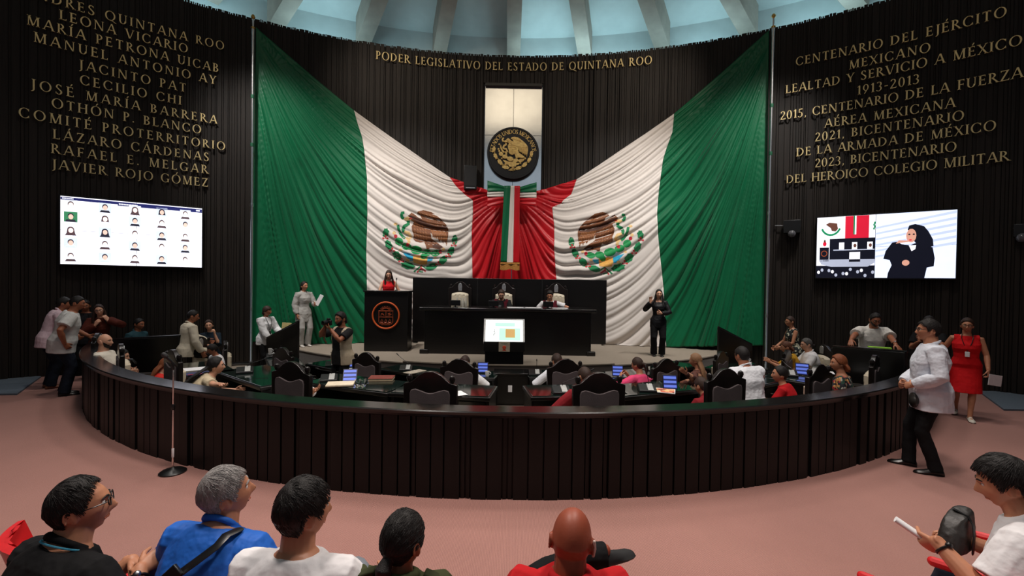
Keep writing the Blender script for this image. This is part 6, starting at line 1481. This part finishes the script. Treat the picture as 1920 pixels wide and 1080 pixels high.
# photographer's camera
P = PP['photo']; c = (P['R'] + P['L']) / 2 + (P['hc'] - (P['R'] + P['L']) / 2) * .35 + V((-.03, -.1, .05)); f = P['M'].to_3x3() @ V((0, 1, 0)); t = thing('camera', 'black camera raised to the eye of the photographer', 'camera', c, atan2(-f.x, f.y))
MB().box((0, 0, 0), (.14, .06, .095)).build('body', m_blackplastic, t, bevel=.01); MB().lathe([(.034, 0), (.036, .05), (.04, .1), (.042, .12), (.03, .12), (.02, .09)], 18, M=Matrix(((1, 0, 0), (0, 0, 1), (0, -1, 0)))).build('lens', m_blackplastic, t)
MB().box((0, 0, .06), (.06, .05, .04)).build('viewfinder', m_blackplastic, t, bevel=.008); MB().tube([V((.08, 0, .02)), V((.1, -.02, -.12)), V((.09, .02, -.3)), V((.06, 0, -.36))], .008, 6, flat=1.8).build('strap', mat('brown_strap', srgb(90, 52, 34)), t)
P = PP['cam2']; c = P['L'] * .5 + P['R'] * .5 + V((.0, -.12, .08)); t = thing('camera', 'black camera held up behind the man in white shirt', 'camera', c, .6); MB().box((0, 0, 0), (.15, .08, .11)).build('body', m_blackplastic, t, bevel=.01); MB().lathe([(.04, 0), (.045, .12), (.03, .12)], 16, M=Matrix(((1, 0, 0), (0, 0, 1), (0, -1, 0)))).build('lens', m_blackplastic, t)
# belts, straps
P = PP['blue']; tp = P['tpt']; b = MB()
def on_torso(P, h, deg, off):
    q = [interp(h, [(s_[0], s_[j]) for s_ in P['secs']]) for j in (1, 2, 3)]; t = radians(deg); r_ = P['ring'](h, q[0] + off, q[1] + off, q[2], 72)
    return r_[int(round(deg / 5)) % 72]
pts = [on_torso(P, h, dg, .043) for h, dg in ((.545, -20), (.525, -45), (.485, -62), (.43, -76), (.36, -92), (.28, -110), (.20, -130), (.12, -152), (.06, -175))]
b.tube(pts, .024, 10, flat=.2, up=(0, -.4, 1)); b.build('shoulder_strap', m_blackplastic, P['o']); MB().box(on_torso(P, .37, -90, .058), (.055, .02, .075), Ry(.75) @ Rx(-.4)).build('strap_slider', m_blackplastic, P['o'], bevel=.005)
P = PP['tee']; S, E, T = P['ARM'][1]; b = MB(); b.tube([S.lerp(E, .10), S.lerp(E, .26)], [.1, .0985], 18, round_=False); b.build('sleeve_stripe', cloth(120, 126, 134), P['o'])
P = PP['tail']; tp = P['tpt']
for sx in (-1, 1): MB().box(tp(sx * .15, -.01, .545), (.10, .05, .02), Ry(sx * .35)).build('epaulette', cloth(50, 54, 32), P['o'], bevel=.006)
P = PP['reader']; tp = P['tpt']; MB().tube([on_torso(P, h, dg, .052) for h, dg in ((.10, 170), (.12, -165), (.16, -140), (.21, -115), (.27, -90), (.33, -65), (.38, -40))], .022, 8, flat=.35, up=(-1, 0, 0)).build('shoulder_strap', m_blackplastic, P['o'])
P = PP['white']; tp = P['tpt']; b = MB(); b.ball(tp(-.12, .17, -.1), (.12, .045, .085), 16, 10); b.build('belt_pouch', mat('worn_black_leather', (0, 0, 0)), P['o'])
P = PP['bald']; b = MB(); q = P['HMl']; b.tube([q @ V((.086, -.035, .02)), q @ V((.09, -.03, -.01)), q @ V((.086, -.022, -.04))], .006, 8); b.build('earpiece', mat('pale_earpiece', srgb(220, 200, 190)), P['o'])
# hanging bag on the chair at right
lc, yw, fl = CH['C15']; p = lc + Rz(yw) @ V((.02, -.31, .52)); t = thing('hanging_bag', 'small dark bag hanging on the chair back at the right end', 'bag', p, yw)
b = MB(); b.ball((0, 0, 0), (.1, .04, .13), 14, 10); b.build('body', mat('navy_nylon', srgb(34, 40, 56), rough=.5, bump=.4), t); MB().tube([V((-.06, 0, .1)), V((-.05, 0, .3)), V((.05, 0, .3)), V((.06, 0, .1))], .008, 6).build('strap', m_blackplastic, t)
o = MB().box((0, 0, .01), (.3, .12, .02)).build('notepad', mat('lime_green', srgb(150, 210, 60))); o.location = aty(1649, 653, 7.55); o.rotation_euler = (0, 0, -.5); tag(o, 'lime green notepad on the long black barrier', 'notepad')
# red gallery seats
m_seat = mat('red_plastic_seat', srgb(206, 28, 34), rough=.4, var=.06)
def gallery_seat(label, loc, yw, arms=(-1, 1)):
    t = thing('gallery_seat', label, 'seat', loc, yw, 'red gallery seats')
    secs = []
    for k in range(9):
        u = k / 8; z = .42 + .42 * u; y = -.2 - .12 * u; wd = .25 - .03 * u ** 3; q = []
        for i in range(9):
            v = i / 4 - 1; q.append(V((wd * v, y + .07 * v * v, z)))
        q += [p + V((0, -.025, 0)) for p in q[::-1]]; secs.append(q)
    MB().loft(secs).build('backrest', m_seat, t, angle=60)
    MB().box((0, .03, .40), (.46, .44, .06)).build('seat', m_seat, t, bevel=.025)
    for sx in arms: MB().tube([V((sx * .27, -.22, .62)), V((sx * .285, .0, .64)), V((sx * .28, .2, .62))], .026, 10).build('armrest', m_seat, t)
    for sx in (-1, 1):
        for sy in (-1, 1): MB().tube([V((sx * .2, sy * .16, .38)), V((sx * .22, sy * .2, 0))], .016, 8).build('leg', m_blackplastic, t)
for k, lab in (('polo', 'red gallery seat under the man in black polo'), ('blue', 'red gallery seat under the man in blue polo'), ('tee', 'red gallery seat under the man in white tee'), ('tail', 'red gallery seat under the ponytailed woman'), ('bald', 'red gallery seat under the bald man in red'), ('reader', 'red gallery seat under the man with the rolled paper')):
    P = PP[k]; f = P['M'].to_3x3() @ V((0, 1, 0)); yw = atan2(-f.x, f.y)
    lc_ = P['loc'] if k != 'reader' else atz(1750, 1046, .64) - Rz(yw) @ V((-.28, .2, .64))
    gallery_seat(lab, lc_, yw)
gallery_seat('empty red gallery seat at the left edge of the picture', aty(8, 1046, 2.12) - Rz(radians(-42)) @ V((.05, -.32, .84)) - V((0, 0, aty(8, 1046, 2.12).z - .84)), radians(-42), ())
gallery_seat('empty red gallery seat left of the man with the rolled paper', atz(1618, 1074, .64) - V((-.28 * cos(.5) - .2 * sin(.5), -.28 * sin(.5) + .2 * cos(.5), .64)) + V((0, 0, 0)), .5, (-1,))
